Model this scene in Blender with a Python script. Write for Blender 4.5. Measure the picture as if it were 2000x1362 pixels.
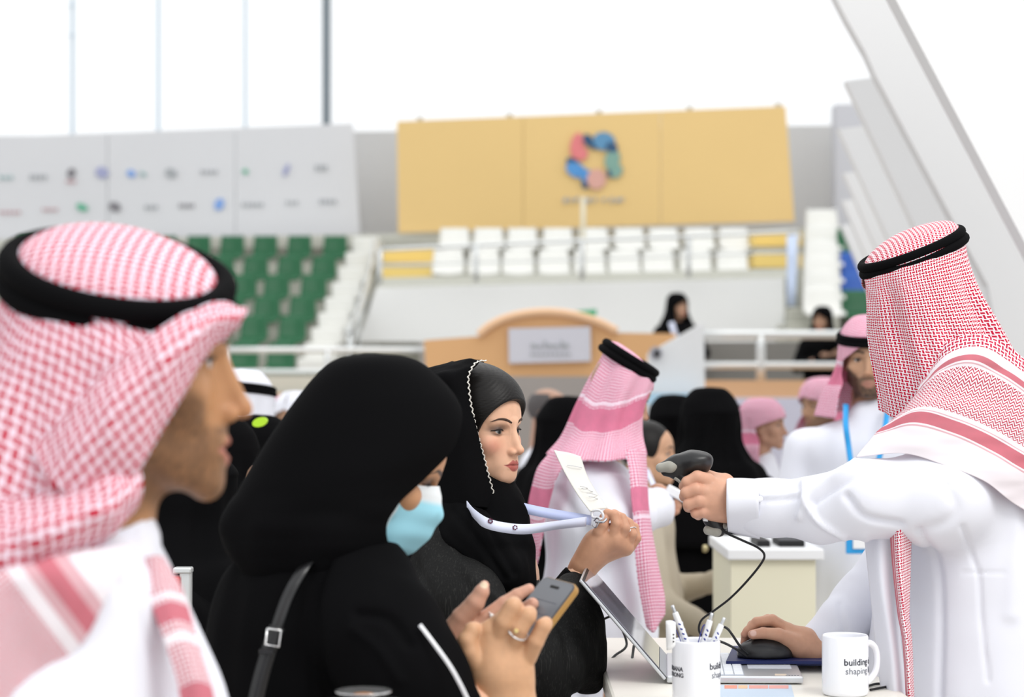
import bpy, bmesh, math, random
import numpy as np
from mathutils import Vector, Matrix, Euler
random.seed(7); np.random.seed(7)
for _o in list(bpy.data.objects): bpy.data.objects.remove(_o)
SC = bpy.context.scene
COL = SC.collection
# ------------------------------------------------------------------ camera, sky, lights, exposure
CAMZ, PITCH, FPX = 1.53, math.atan(79/3889.0), 3889.0
cam_data = bpy.data.cameras.new('camera'); cam = bpy.data.objects.new('camera', cam_data); COL.objects.link(cam)
cam.location = (0, 0, CAMZ); cam.rotation_euler = (math.pi/2 + PITCH, 0, 0)
cam_data.sensor_width = 36; cam_data.lens = 70.0; cam_data.clip_start = .05; cam_data.clip_end = 300
cam_data.dof.use_dof = True; cam_data.dof.focus_distance = 3.58; cam_data.dof.aperture_fstop = 4.0
SC.camera = cam
SC.view_settings.view_transform = 'Standard'; SC.view_settings.look = 'None'
SC.view_settings.gamma = 1; SC.view_settings.use_curve_mapping = False
SC.view_settings.exposure = 0.09
world = bpy.data.worlds.new('world'); SC.world = world; world.use_nodes = True
_bg = world.node_tree.nodes['Background']; _bg.inputs[0].default_value = (.97, .985, 1, 1); _bg.inputs[1].default_value = 1.12
def area_lamp(name, loc, target, size, power, color=(1, 1, 1)):
    l = bpy.data.lights.new(name, 'AREA'); l.shape = 'RECTANGLE'; l.size, l.size_y = size; l.energy = power; l.color = color
    o = bpy.data.objects.new(name, l); COL.objects.link(o); o.location = loc
    o.rotation_euler = (Vector(target) - Vector(loc)).to_track_quat('-Z', 'Y').to_euler(); return o
area_lamp('hall_lamp', (3.0, .5, 6), (.2, 3.8, 1.2), (3.5, 2.5), 190, (1, .98, .95))
area_lamp('hall_lamp', (2, 14, 12), (2, 14, 0), (16, 10), 700, (1, .98, .95))
# ------------------------------------------------------------------ helpers
_R = np.array([[1, 0, 0], [0, math.cos(PITCH), -math.sin(PITCH)], [0, math.sin(PITCH), math.cos(PITCH)]])
def W(px, py, d):
    """place seen at pixel (px,py) at distance d (metres along +Y) -> world point"""
    v = _R @ np.array([(px-1000)/FPX, 1.0, -(py-681)/FPX]); v = v*(d/v[1])
    return np.array([v[0], v[1], v[2]+CAMZ])
def proj(P):
    P = np.asarray(P, float) - np.array([0, 0, CAMZ]); Q = P @ _R
    return 1000 + FPX*Q[:, 0]/Q[:, 1], 681 - FPX*Q[:, 2]/Q[:, 1]
def px(d): return d/FPX
def sstep(a, b, x):
    t = np.clip((x-a)/(b-a+1e-12), 0, 1); return t*t*(3-2*t)
# value noise --------------------------------------------------------
_tab = np.random.RandomState(3).rand(32, 32, 32)
def vnoise(P):
    P = np.asarray(P, float); i = np.floor(P).astype(int); f = P-i; f = f*f*(3-2*f); r = 0
    for a in (0, 1):
        for b in (0, 1):
            for c in (0, 1):
                w = (f[:, 0] if a else 1-f[:, 0])*(f[:, 1] if b else 1-f[:, 1])*(f[:, 2] if c else 1-f[:, 2])
                r = r + w*_tab[(i[:, 0]+a) % 32, (i[:, 1]+b) % 32, (i[:, 2]+c) % 32]
    return r*2-1
def folds(P, scale, seed=0, oct=2):
    P = np.asarray(P)/np.array(scale)+seed*7.3
    r = vnoise(P); 
    if oct > 1: r = r+.5*vnoise(P*2.1+3.3)
    return r
# object plumbing ----------------------------------------------------
def tag(o, label=None, cat=None, group=None, kind=None):
    if label: o['label'] = label
    if cat: o['category'] = cat
    if group: o['group'] = group
    if kind: o['kind'] = kind
    return o
def empty(name, loc, label=None, cat=None, group=None, rz=0):
    o = bpy.data.objects.new(name, None); COL.objects.link(o); o.location = tuple(float(v) for v in loc); o.rotation_euler = (0, 0, rz)
    o.empty_display_size = .1
    tag(o, label, cat, group); return o
def link(name, me, mat=None, parent=None, loc=None):
    o = bpy.data.objects.new(name, me); COL.objects.link(o)
    if mat is not None and len(me.materials) == 0: me.materials.append(mat)
    if parent is not None:
        o.parent = parent; g = parent; M = Matrix.Identity(4)
        while g is not None:
            M = (Matrix.Translation(g.location) @ g.rotation_euler.to_matrix().to_4x4()) @ M; g = g.parent
        if loc is None: me_inv = M.inverted(); me.transform(me_inv)
        else: o.location = loc
    elif loc is not None: o.location = loc
    return o
def mesh_np(name, V, F, uv=None, col=None, smooth=True):
    """V (n,3); F list/array of faces in WORLD coordinates"""
    me = bpy.data.meshes.new(name); V = np.asarray(V, np.float32)
    if isinstance(F, np.ndarray):
        n = F.shape[1]; me.vertices.add(len(V)); me.vertices.foreach_set('co', V.ravel())
        me.loops.add(F.size); me.loops.foreach_set('vertex_index', F.astype(np.int32).ravel())
        me.polygons.add(len(F)); me.polygons.foreach_set('loop_start', np.arange(0, F.size, n, dtype=np.int32))
        me.update(calc_edges=True); me.validate()
    else:
        me.from_pydata([tuple(map(float, v)) for v in V], [], [tuple(map(int, f)) for f in F]); me.update()
    li = np.empty(len(me.loops), np.int32); me.loops.foreach_get('vertex_index', li)
    if uv is not None:
        l = me.uv_layers.new(name='UVMap'); l.data.foreach_set('uv', np.asarray(uv, np.float32)[li].ravel())
    if col is not None:
        c = me.color_attributes.new('Col', 'FLOAT_COLOR', 'POINT'); a = np.ones((len(V), 4), np.float32); a[:, :3] = col
        c.data.foreach_set('color', a.ravel())
    if smooth: me.polygons.foreach_set('use_smooth', [True]*len(me.polygons))
    return me
def bm_mesh(name, bm, smooth=False):
    bmesh.ops.recalc_face_normals(bm, faces=bm.faces)
    me = bpy.data.meshes.new(name); bm.to_mesh(me); bm.free()
    if smooth: me.polygons.foreach_set('use_smooth', [True]*len(me.polygons))
    return me
def join(parts):
    """parts: list of (V,F,col) with quads -> one"""
    Vs, Fs, Cs, n = [], [], [], 0
    for V, F, C in parts: Vs.append(V); Fs.append(F+n); Cs.append(C); n += len(V)
    return np.concatenate(Vs), np.concatenate(Fs), np.concatenate(Cs)
def box(bm, x0, x1, y0, y1, z0, z1, bevel=0, seg=1, M=None):
    r = bmesh.ops.create_cube(bm, size=1); vs = r['verts']
    for v in vs: v.co = Vector(((x0+x1)/2+v.co.x*(x1-x0), (y0+y1)/2+v.co.y*(y1-y0), (z0+z1)/2+v.co.z*(z1-z0)))
    if M is not None: bmesh.ops.transform(bm, matrix=M, verts=vs)
    if bevel:
        es = list({e for v in vs for e in v.link_edges}); bmesh.ops.bevel(bm, geom=es, offset=bevel, segments=seg, affect='EDGES', profile=.5)
def boxo(name, x0, x1, y0, y1, z0, z1, mat, parent=None, bevel=0, seg=2, M=None):
    bm = bmesh.new(); box(bm, x0, x1, y0, y1, z0, z1, bevel, seg, M); return link(name, bm_mesh(name, bm), mat, parent)
def catmull(P, n, closed=False):
    P = np.asarray(P, float); m = len(P)
    t = np.linspace(0, m-1, n); i = np.clip(np.floor(t).astype(int), 0, m-2); f = (t-i)[:, None]
    if P.ndim == 1: P = P[:, None]
    g = lambda k: P[np.clip(k, 0, m-1)]
    a, b, c, d = g(i-1), g(i), g(i+1), g(i+2)
    a = np.where((i == 0)[:, None], 2*b-c, a); d = np.where((i == m-2)[:, None], 2*c-b, d)
    return .5*((2*b)+(-a+c)*f+(2*a-5*b+4*c-d)*f*f+(-a+3*b-3*c+d)*f**3)
def tube(P, r, n=10, res=None, cap=True):
    """round tube along a smooth path -> V,F (quads)"""
    P = np.asarray(P, float); res = res or len(P)*8; C = catmull(P, res); R = np.interp(np.linspace(0, 1, res), np.linspace(0, 1, len(np.atleast_1d(r))), np.atleast_1d(r)) if np.ndim(r) else np.full(res, r)
    T = np.gradient(C, axis=0); T /= np.linalg.norm(T, axis=1)[:, None]+1e-12
    u = np.cross(T[0], [0, 0, 1.]); u = u if np.linalg.norm(u) > .1 else np.cross(T[0], [0, 1., 0]); u /= np.linalg.norm(u); V = []
    for k in range(res):
        u = u - T[k]*np.dot(u, T[k]); u /= np.linalg.norm(u); w = np.cross(T[k], u); a = np.arange(n)*2*np.pi/n
        V.append(C[k]+R[k]*(np.cos(a)[:, None]*u+np.sin(a)[:, None]*w))
    V = np.concatenate(V); F = []
    k, j = np.meshgrid(np.arange(res-1), np.arange(n), indexing='ij'); k = k.ravel(); j = j.ravel(); j2 = (j+1) % n
    F = np.stack([k*n+j, k*n+j2, (k+1)*n+j2, (k+1)*n+j], 1)
    if cap:
        c0 = len(V); V = np.vstack([V, C[:1], C[-1:]]); e = (res-1)*n
        q = np.arange(0, n, 2)
        F = np.vstack([F, np.stack([np.full(len(q), c0), (q+2) % n, (q+1) % n, q], 1), np.stack([np.full(len(q), c0+1), e+q, e+(q+1) % n, e+(q+2) % n], 1)])
    return V, F
def tubeo(name, P, r, mat, parent=None, n=10, res=None):
    V, F = tube(P, r, n, res); return link(name, mesh_np(name, V, F), mat, parent)
def ribbon(P, U, w, th, nres=60):
    """flat band along path P, U = per-point width direction"""
    C = catmull(P, nres); Ud = catmull(U, nres); Ud /= np.linalg.norm(Ud, axis=1)[:, None]; T = np.gradient(C, axis=0); T /= np.linalg.norm(T, axis=1)[:, None]
    Nn = np.cross(T, Ud); Nn /= np.linalg.norm(Nn, axis=1)[:, None]; Ud = np.cross(Nn, T)
    a = C+Ud*w/2+Nn*th/2; b = C-Ud*w/2+Nn*th/2; c = C-Ud*w/2-Nn*th/2; d = C+Ud*w/2-Nn*th/2
    V = np.stack([a, b, c, d], 1).reshape(-1, 3); s = np.concatenate([[0], np.cumsum(np.linalg.norm(np.diff(C, axis=0), axis=1))])
    uv = np.stack([np.repeat(s, 4), np.tile([w, 0, 0, w], nres)], 1); F = []
    for k in range(nres-1):
        for j in range(4): F.append((k*4+j, k*4+(j+1) % 4, (k+1)*4+(j+1) % 4, (k+1)*4+j))
    F.append((0, 3, 2, 1)); e = (nres-1)*4; F.append((e, e+1, e+2, e+3)); return V, np.array(F), uv
def lathe(prof, n=48, close=False):
    prof = np.asarray(prof, float); m = len(prof); a = np.arange(n)*2*np.pi/n
    V = np.stack([prof[:, 0][:, None]*np.cos(a), prof[:, 0][:, None]*np.sin(a), np.repeat(prof[:, 1][:, None], n, 1)], 2).reshape(-1, 3)
    k, j = np.meshgrid(np.arange(m-1), np.arange(n), indexing='ij'); k = k.ravel(); j = j.ravel()
    return V, np.stack([k*n+j, k*n+(j+1) % n, (k+1)*n+(j+1) % n, (k+1)*n+j], 1)
# implicit surfaces (smooth blended solids) ---------------------------
class Sdf:
    def __init__(s, lo, hi, res):
        s.res = res; s.lo = np.array(lo, float); n = np.ceil((np.array(hi)-s.lo)/res).astype(int)+1; s.n = n
        s.F = np.full(n, .06, np.float32); s.ax = [s.lo[i]+np.arange(n[i])*res for i in range(3)]
    def _sl(s, lo, hi):
        a = np.clip(np.floor((np.array(lo)-s.lo)/s.res).astype(int), 0, s.n); b = np.clip(np.ceil((np.array(hi)-s.lo)/s.res).astype(int)+1, 0, s.n)
        return tuple(slice(a[i], b[i]) for i in range(3))
    def _g(s, sl): return [s.ax[i][sl[i]].reshape([-1 if j == i else 1 for j in range(3)]) for i in range(3)]
    def _put(s, sl, d, k, op):
        f = s.F[sl]
        if f.size == 0: return
        d = d.astype(np.float32)
        if op == 'add':
            r = np.minimum(f, d)
            if k > 0: h = np.maximum(k-np.abs(f-d), 0)/k; r = r-h*h*k*.25
        elif op == 'sub':
            d = -d; r = np.maximum(f, d)
            if k > 0: h = np.maximum(k-np.abs(f-d), 0)/k; r = r+h*h*k*.25
        else:
            r = np.maximum(f, d)
        s.F[sl] = r
    def cap(s, a, b, ra, rb=None, k=.01, op='add'):
        rb = ra if rb is None else rb; a = np.array(a, float); b = np.array(b, float); R = max(ra, rb); m = R+k+3*s.res
        sl = s._sl(np.minimum(a, b)-m, np.maximum(a, b)+m); X = s._g(sl); ab = b-a; L = max(float(ab@ab), 1e-9)
        t = np.clip(((X[0]-a[0])*ab[0]+(X[1]-a[1])*ab[1]+(X[2]-a[2])*ab[2])/L, 0, 1)
        d = np.sqrt((X[0]-a[0]-ab[0]*t)**2+(X[1]-a[1]-ab[1]*t)**2+(X[2]-a[2]-ab[2]*t)**2)-(ra+(rb-ra)*t)
        s._put(sl, d, k, op); return s
    def chain(s, pts, k=.01, op='add'):
        for p, q in zip(pts[:-1], pts[1:]): s.cap(p[:3], q[:3], p[3], q[3], k, op)
        return s
    def ell(s, c, r, k=.01, op='add', rot=None):
        c = np.array(c, float); r = np.array(r, float); m = (r.max() if rot is not None else r)+k+3*s.res
        sl = s._sl(c-m, c+m); X = s._g(sl); dx = [X[i]-c[i] for i in range(3)]
        if rot is not None:
            M = np.array(Euler(rot).to_matrix()).T; dx = [M[i, 0]*dx[0]+M[i, 1]*dx[1]+M[i, 2]*dx[2] for i in range(3)]
        k0 = np.sqrt((dx[0]/r[0])**2+(dx[1]/r[1])**2+(dx[2]/r[2])**2); k1 = np.sqrt((dx[0]/r[0]**2)**2+(dx[1]/r[1]**2)**2+(dx[2]/r[2]**2)**2)+1e-9
        s._put(sl, k0*(k0-1)/k1, k, op); return s
    def rbox(s, c, h, rad, k=.01, op='add', M=None):
        c = np.array(c, float); h = np.array(h, float); m = np.linalg.norm(h)+rad+k+3*s.res if M is not None else h+rad+k+3*s.res
        sl = s._sl(c-m, c+m); X = s._g(sl); dx = [X[i]-c[i] for i in range(3)]
        if M is not None: dx = [M[i, 0]*dx[0]+M[i, 1]*dx[1]+M[i, 2]*dx[2] for i in range(3)]
        q = [np.abs(dx[i])-(h[i]-rad) for i in range(3)]
        d = np.sqrt(sum(np.maximum(v, 0)**2 for v in q))+np.minimum(np.maximum(np.maximum(q[0], q[1]), q[2]), 0)-rad
        s._put(sl, d, k, op); return s
    def cut(s, axis, val, sign):
        sh = [1, 1, 1]; sh[axis] = -1; d = (s.ax[axis].reshape(sh)-val)*sign
        s.F = np.maximum(s.F, np.broadcast_to(d, s.F.shape).astype(np.float32)); return s
    def mesh(s):
        F = s.F; F[0] = F[-1] = .05; F[:, 0] = F[:, -1] = .05; F[:, :, 0] = F[:, :, -1] = .05
        I = F < 0; nx, ny, nz = F.shape
        cnt = np.zeros((nx-1, ny-1, nz-1), np.int8)
        for a in (0, 1):
            for b in (0, 1):
                for c in (0, 1): cnt += I[a:nx-1+a, b:ny-1+b, c:nz-1+c]
        act = np.argwhere((cnt > 0) & (cnt < 8)); idx = np.full(cnt.shape, -1, np.int32); idx[act[:, 0], act[:, 1], act[:, 2]] = np.arange(len(act))
        co = [(a, b, c) for a in (0, 1) for b in (0, 1) for c in (0, 1)]
        v = [F[act[:, 0]+a, act[:, 1]+b, act[:, 2]+c] for a, b, c in co]; S = np.zeros((len(act), 3)); N = np.zeros(len(act))
        for p in range(8):
            for q in range(p+1, 8):
                if sum(abs(co[p][i]-co[q][i]) for i in range(3)) != 1: continue
                m = (v[p] < 0) != (v[q] < 0); t = v[p]/(v[p]-v[q]+1e-12); P = np.array(co[p]); Q = np.array(co[q])
                S += np.where(m[:, None], P+(Q-P)*t[:, None], 0); N += m
        V = s.lo+(act+S/N[:, None])*s.res; Fs = []
        for ax in range(3):
            sl0 = [slice(None)]*3; sl1 = [slice(None)]*3; sl0[ax] = slice(0, -1); sl1[ax] = slice(1, None)
            A, B = I[tuple(sl0)], I[tuple(sl1)]; e = np.argwhere(A != B); o1, o2 = [(1, 2), (2, 0), (0, 1)][ax]
            e = e[(e[:, o1] > 0) & (e[:, o2] > 0)]; d1 = np.zeros(3, int); d1[o1] = 1; d2 = np.zeros(3, int); d2[o2] = 1
            g = lambda E: idx[E[:, 0], E[:, 1], E[:, 2]]
            q = np.stack([g(e-d1-d2), g(e-d2), g(e), g(e-d1)], 1); ins = A[e[:, 0], e[:, 1], e[:, 2]]
            q[~ins] = q[~ins][:, ::-1]; Fs.append(q)
        Fq = np.concatenate(Fs); return V, Fq[(Fq >= 0).all(1)]
def vnormals(V, F):
    n = np.cross(V[F[:, 2]]-V[F[:, 0]], V[F[:, 3]]-V[F[:, 1]]); N = np.zeros_like(V)
    for j in range(4): 
        for c in range(3): N[:, c] += np.bincount(F[:, j], n[:, c], len(V))
    return N/(np.linalg.norm(N, axis=1)[:, None]+1e-12)
def relax(V, F, it=1, lam=.5):
    for _ in range(it):
        S = np.zeros_like(V); n = np.zeros(len(V))
        for j in range(4):
            a, b = F[:, j], F[:, (j+1) % 4]
            for c in range(3): S[:, c] += np.bincount(a, V[b, c], len(V))+np.bincount(b, V[a, c], len(V))
            n += np.bincount(a, minlength=len(V))+np.bincount(b, minlength=len(V))
        V = V+(S/np.maximum(n, 1)[:, None]-V)*lam
    return V
def xf(V, loc, eul=(0, 0, 0), s=1.0):
    M = np.array(Euler(eul).to_matrix()); return (np.asarray(V)*s) @ M.T+np.array(loc)
# materials ----------------------------------------------------------
class NT:
    def __init__(s, name, rough=.6, spec=.3, metal=0, sss=0):
        s.m = bpy.data.materials.new(name); s.m.use_nodes = True; s.t = s.m.node_tree; s.b = s.t.nodes['Principled BSDF']
        s.b.inputs['Roughness'].default_value = rough; s.b.inputs['Specular IOR Level'].default_value = spec; s.b.inputs['Metallic'].default_value = metal
        if sss: s.b.inputs['Subsurface Weight'].default_value = sss; s.b.inputs['Subsurface Radius'].default_value = (1, .35, .2); s.b.inputs['Subsurface Scale'].default_value = .003
    def n(s, t, **k):
        x = s.t.nodes.new('ShaderNode'+t)
        for a, b in k.items(): setattr(x, a, b)
        return x
    def put(s, sock, v):
        if isinstance(v, bpy.types.NodeSocket): s.t.links.new(v, sock)
        elif isinstance(v, tuple) and len(v) == 3 and sock.type == 'RGBA': sock.default_value = (*v, 1)
        else: sock.default_value = v
    def math(s, op, a, b=0, c=0, clamp=False):
        x = s.n('Math', operation=op); x.use_clamp = clamp; s.put(x.inputs[0], a); s.put(x.inputs[1], b); s.put(x.inputs[2], c); return x.outputs[0]
    def mix(s, f, a, b):
        x = s.n('Mix', data_type='RGBA'); s.put(x.inputs[0], f); s.put(x.inputs[6], a); s.put(x.inputs[7], b); return x.outputs[2]
    def noise(s, scale, detail=2, coord='Object', vec=None):
        x = s.n('TexNoise'); x.inputs['Scale'].default_value = scale; x.inputs['Detail'].default_value = detail
        if vec is None: vec = s.n('TexCoord').outputs[coord]
        s.t.links.new(vec, x.inputs['Vector']); return x.outputs['Fac']
    def bump(s, h, dist, strength=1):
        x = s.n('Bump'); x.inputs['Distance'].default_value = dist; x.inputs['Strength'].default_value = strength; s.put(x.inputs['Height'], h); s.t.links.new(x.outputs[0], s.b.inputs['Normal'])
    def color(s, c): s.put(s.b.inputs['Base Color'], c); return s
def M_plain(name, c, rough=.6, spec=.3, metal=0, nz=0, ns=40, bump=0, bs=60, bd=.0005):
    t = NT(name, rough, spec, metal)
    if nz: f = t.noise(ns); t.color(t.mix(f, tuple(v*(1-nz) for v in c), tuple(min(v*(1+nz), 1) for v in c)))
    else: t.color(tuple(c))
    if bump: t.bump(t.noise(bs, 3), bd, bump)
    return t.m
def M_skin(name='skin'):
    t = NT(name, .48, .35, sss=.12); a = t.n('VertexColor'); a.layer_name = 'Col'; t.color(a.outputs[0]); t.bump(t.noise(900, 2), .0002, .35); return t.m
# ------------------------------------------------------------------ people: head, hands
def head_mesh(res=.002, male=False, skin=(.60, .36, .24), lips=(.45, .12, .10), beard=0, beardc=(.03, .02, .015), blush=0, brow=(.025, .015, .012), lid=None, brow_th=1.0, mouth_open=0, neck=(0, -.035, -.20)):
    s = Sdf((-.095, -.115, -.21), (.095, .135, .125), res); m = 1 if male else 0
    if male and lips == (.45, .12, .10): lips = (.40, .19, .14)
    s.ell((0, -.003, .028), (.072, .090, .082), 0)
    s.ell((0, .036, .034), (.060, .056, .052), .02)
    s.ell((0, .034, -.030), (.058+.003*m, .050, .066), .02)
    for x in (-1, 1):
        s.cap((x*.052, .004, -.020), (x*(.047+.004*m), .010, -.062), .017, .014, .02)
        s.cap((x*(.047+.004*m), .010, -.062), (x*.014, .074, -.092-.004*m), .014, .013, .02)
    s.ell((0, .038, -.074), (.040, .046, .028), .015)
    s.ell((0, .079, -.093-.004*m), (.017+.004*m, .013+.001*m, .014), .012)
    for x in (-1, 1):
        s.ell((x*.040, .056, -.026), (.023, .021, .020), .018)
        s.cap((x*.008, .085, .018), (x*.040, .069, .021), .009+.001*m, .007, .012)
        s.ell((x*.034, .093, -.001), (.017, .0125, .0105), .011, 'sub')
    s.ell((0, .073, -.066), (.030, .023, .026), .016)
    s.ell((0, .066, -.042), (.027, .0235, .030), .016)
    s.cap((0, .080, .012), (0, .090, -.036), .0088, .0125, .010)
    s.cap((0, .088, .006), (0, .1045+.003*m, -.034), .0062+.001*m, .0074+.001*m, .008)
    s.ell((0, .1075+.003*m, -.0385), (.0090+.0015*m, .0088, .0076), .006)
    for x in (-1, 1):
        s.ell((x*.0120, .0965, -.0425), (.0062, .0095, .0066), .005)
        s.ell((x*.0058, .1045, -.0478), (.0032, .0058, .0030), .0015, 'sub', rot=(0, 0, x*.35))
        s.ell((x*.031, .0695, -.0005), (.0145, .0140, .0140), .003)
        # lids: lower/upper bulge and the almond opening
        s.ell((x*.0315, .0870, -.0015), (.0148, .0130, .0050), .0012, 'sub', rot=(0, -x*.10, x*-.25))
    # lips
    for x in (-1, 1):
        s.chain([(x*.0235, .0825, -.0695, .0020), (x*.0150, .0895, -.0672, .0036), (x*.0050, .0940, -.0645, .0046), (0, .0940, -.0655, .0042)], .003)
        s.chain([(x*.0225, .0825, -.0705, .0020), (x*.0130, .0892, -.0740, .0048), (0, .0918, -.0752-.002*mouth_open, .0060)], .003)
        s.chain([(x*.0235, .0878, -.0698, .0003), (x*.0120, .0950, -.0695, .0012+mouth_open*.001), (0, .0982, -.0698-.001*mouth_open, .0015+mouth_open*.002)], .0014, 'sub')
        # ear
        s.ell((x*.0705, -.008, -.010), (.0075, .017, .031), .006, rot=(.2, 0, x*-.25))
        s.ell((x*.0790, -.004, -.008), (.0050, .009, .017), .004, 'sub', rot=(.2, 0, x*-.25))
    s.cap((0, -.020, -.055), neck, .050+.006*m, .054+.008*m, .02)
    V, F = s.mesh(); V = relax(V, F, 1, .3)
    x, y, z = np.abs(V[:, 0]), V[:, 1], V[:, 2]; nz = folds(V, (.012,)*3, 1)
    C = np.tile(np.array(skin), (len(V), 1))*(1+.05*nz[:, None])
    def mixc(c, w): nonlocal C; w = np.clip(w, 0, 1)[:, None]; C = C*(1-w)+np.array(c)*w
    fr = sstep(.04, .06, y)
    if blush: mixc((.66, .24, .17), blush*np.exp(-(((x-.046)/.022)**2+((z+.030)/.018)**2))*fr)
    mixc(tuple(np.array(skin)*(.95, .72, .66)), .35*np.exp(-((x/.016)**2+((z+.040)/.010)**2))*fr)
    # lips
    top = -.0600-.0092*sstep(.006, .0245, x)+.0015*np.exp(-((x-.006)/.004)**2)-.0008*np.exp(-(x/.003)**2); bot = -.0822-.0015*mouth_open+.0115*sstep(.004, .0245, x)
    mixc(lips, sstep(-.0008, .0012, top-z)*sstep(-.0008, .0012, z-bot)*sstep(.0255, .0235, x)*sstep(.078, .082, y))
    # eye makeup / dark lash line
    ex = (x-.0315)/.0155; lidz = -.0005+.0052*(1-ex**2)
    if lid is not None: mixc(lid, .97*np.exp(-(((x-.034)/.0155)**2+((z-.0058)/.0068)**2))*sstep(.060, .070, y)); mixc(lid, .6*np.exp(-(((x-.046)/.008)**2+((z-.002)/.006)**2))*fr); mixc(lid, .85*np.exp(-(((x-.034)/.014)**2+((z+.0066)/.0030)**2))*fr)
    mixc((.04, .025, .02), .55*np.exp(-(((x-.0315)/.013)**4+((z-.0042)/.0022)**2))*sstep(.07, .078, y))
    # brow
    bz = .0205+.0050*np.sin(np.clip((x-.010)/.036, 0, 1)*2.3)-.006*sstep(.034, .050, x); bw = (.0046*brow_th)*sstep(.056, .018, x)+.0008
    if brow_th > 0: mixc(brow, .95*sstep(1.0, .5, np.abs(z-bz)/bw)*sstep(.008, .013, x)*sstep(.056, .050, x)*sstep(.055, .06, y))
    if beard:
        n2 = folds(V, (.0022, .0022, .005), 5)
        cheek = -.020-.036*sstep(.068, .018, x); nb = -.112-.02*sstep(.03, -.01, y); w = sstep(-.006, .010, cheek-z)*sstep(nb-.014, nb+.008, z)*sstep(-.004, .014, y-.012*sstep(-.02, .02, z+.06))
        mous = np.exp(-((z+.0555)/.0045)**2)*sstep(.034, .024, x)*fr*sstep(.0, .002, x+.001)
        lipm = sstep(-.001, .001, top-z)*sstep(-.001, .001, z-bot)*sstep(.026, .022, x)*fr
        gap = np.exp(-((z+.066)/.010)**2)*np.exp(-((x-.0)/.020)**2)*fr
        w = np.maximum(w*(1-.9*gap), mous)*(1-lipm)*(.85+.25*n2); mixc(beardc, w*beard)
    return V, F, C
def eye_parts(V_off, eul, sc, parent, iris=(.09, .045, .02), look=(0, 0), res=24, lash=True, M=None):
    """eyeballs, irises, lash lines placed with the head transform"""
    for x in (-1, 1):
        c = np.array([x*.031, .0690, -.0005]); r = .0132
        a = np.linspace(0, np.pi, res//2+1); prof = np.stack([r*np.sin(a), r*np.cos(a)], 1); V, F = lathe(prof, res)
        # axis +z -> +y, with look
        V = V[:, [0, 2, 1]]; F = F[:, ::-1]; ang = np.arccos(np.clip(V[:, 1]/r, -1, 1))
        C = np.tile(np.array([.72, .68, .65]), (len(V), 1)); 
        V = xf(V, (0, 0, 0), (look[1], 0, look[0])); C[ang < .50] = iris; C[ang < .20] = (.004, .004, .004)
        o = link('eye', mesh_np('eye', xf(V+c, V_off, eul, sc), F, col=C), M['eye'], parent)
        if lash:
            P = []
            for t in np.linspace(-1, 1, 9):
                ez = (.0046*(1-t*t)-.0015+.001*t); ex = .0315+t*.0146; P.append((x*ex, .0693+math.sqrt(max(.0150**2-(ex-.031)**2-ez*ez, 0))-.0003, ez+.0003))
            P.append((x*.0475, .0735, .0015)); tubeo('eyelash', xf(np.array(P), V_off, eul, sc), [.0004, .0009, .0009, .0011, .0003], M['lash'], o, 6, 30)
def hand_sdf(pts, k=.006, res=.0014, extra=None, skin=(.62, .38, .26), tips=(.66, .36, .27), nails=None, nailc=(.75, .5, .42)):
    """pts: dict finger -> list of (x,y,z,r) world; 'palm' list of chains"""
    allp = np.array([p for k_ in pts for ch in ([pts[k_]] if not isinstance(pts[k_][0], list) else pts[k_]) for p in ch])
    lo = (allp[:, :3]-allp[:, 3:]).min(0)-.012; hi = (allp[:, :3]+allp[:, 3:]).max(0)+.012
    s = Sdf(lo, hi, res)
    for ch in pts['palm']: s.chain(ch, .012)
    base = s.F.copy()
    for kf, ch in pts.items():
        if kf == 'palm': continue
        g = Sdf(lo, hi, res); g.chain(ch, .0025)
        kk = k; h = np.maximum(kk-np.abs(base-g.F), 0)/kk; b = np.minimum(base, g.F)-h*h*kk*.25
        k3 = .0012; h = np.maximum(k3-np.abs(s.F-b), 0)/k3; s.F = np.minimum(s.F, b)-h*h*k3*.25
    V, F = s.mesh(); V = relax(V, F, 1, .35)
    nz = folds(V, (.008,)*3, 2); C = np.tile(np.array(skin), (len(V), 1))*(1+.05*nz[:, None])
    for kf, ch in pts.items():
        if kf == 'palm': continue
        for q, am in ((len(ch)-1, .6), (1, .35), (2, .3)):
            if q >= len(ch): continue
            w = am*np.exp(-((V-np.array(ch[q][:3]))**2).sum(1)/(.010**2)); C = C*(1-w[:, None])+np.array(tips)*w[:, None]
    if nails:
        for c, r in nails:
            w = sstep(1.1, .85, np.linalg.norm(V-np.array(c), axis=1)/r); C = C*(1-w[:, None])+np.array(nailc)*w[:, None]
    return V, F, C
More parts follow.
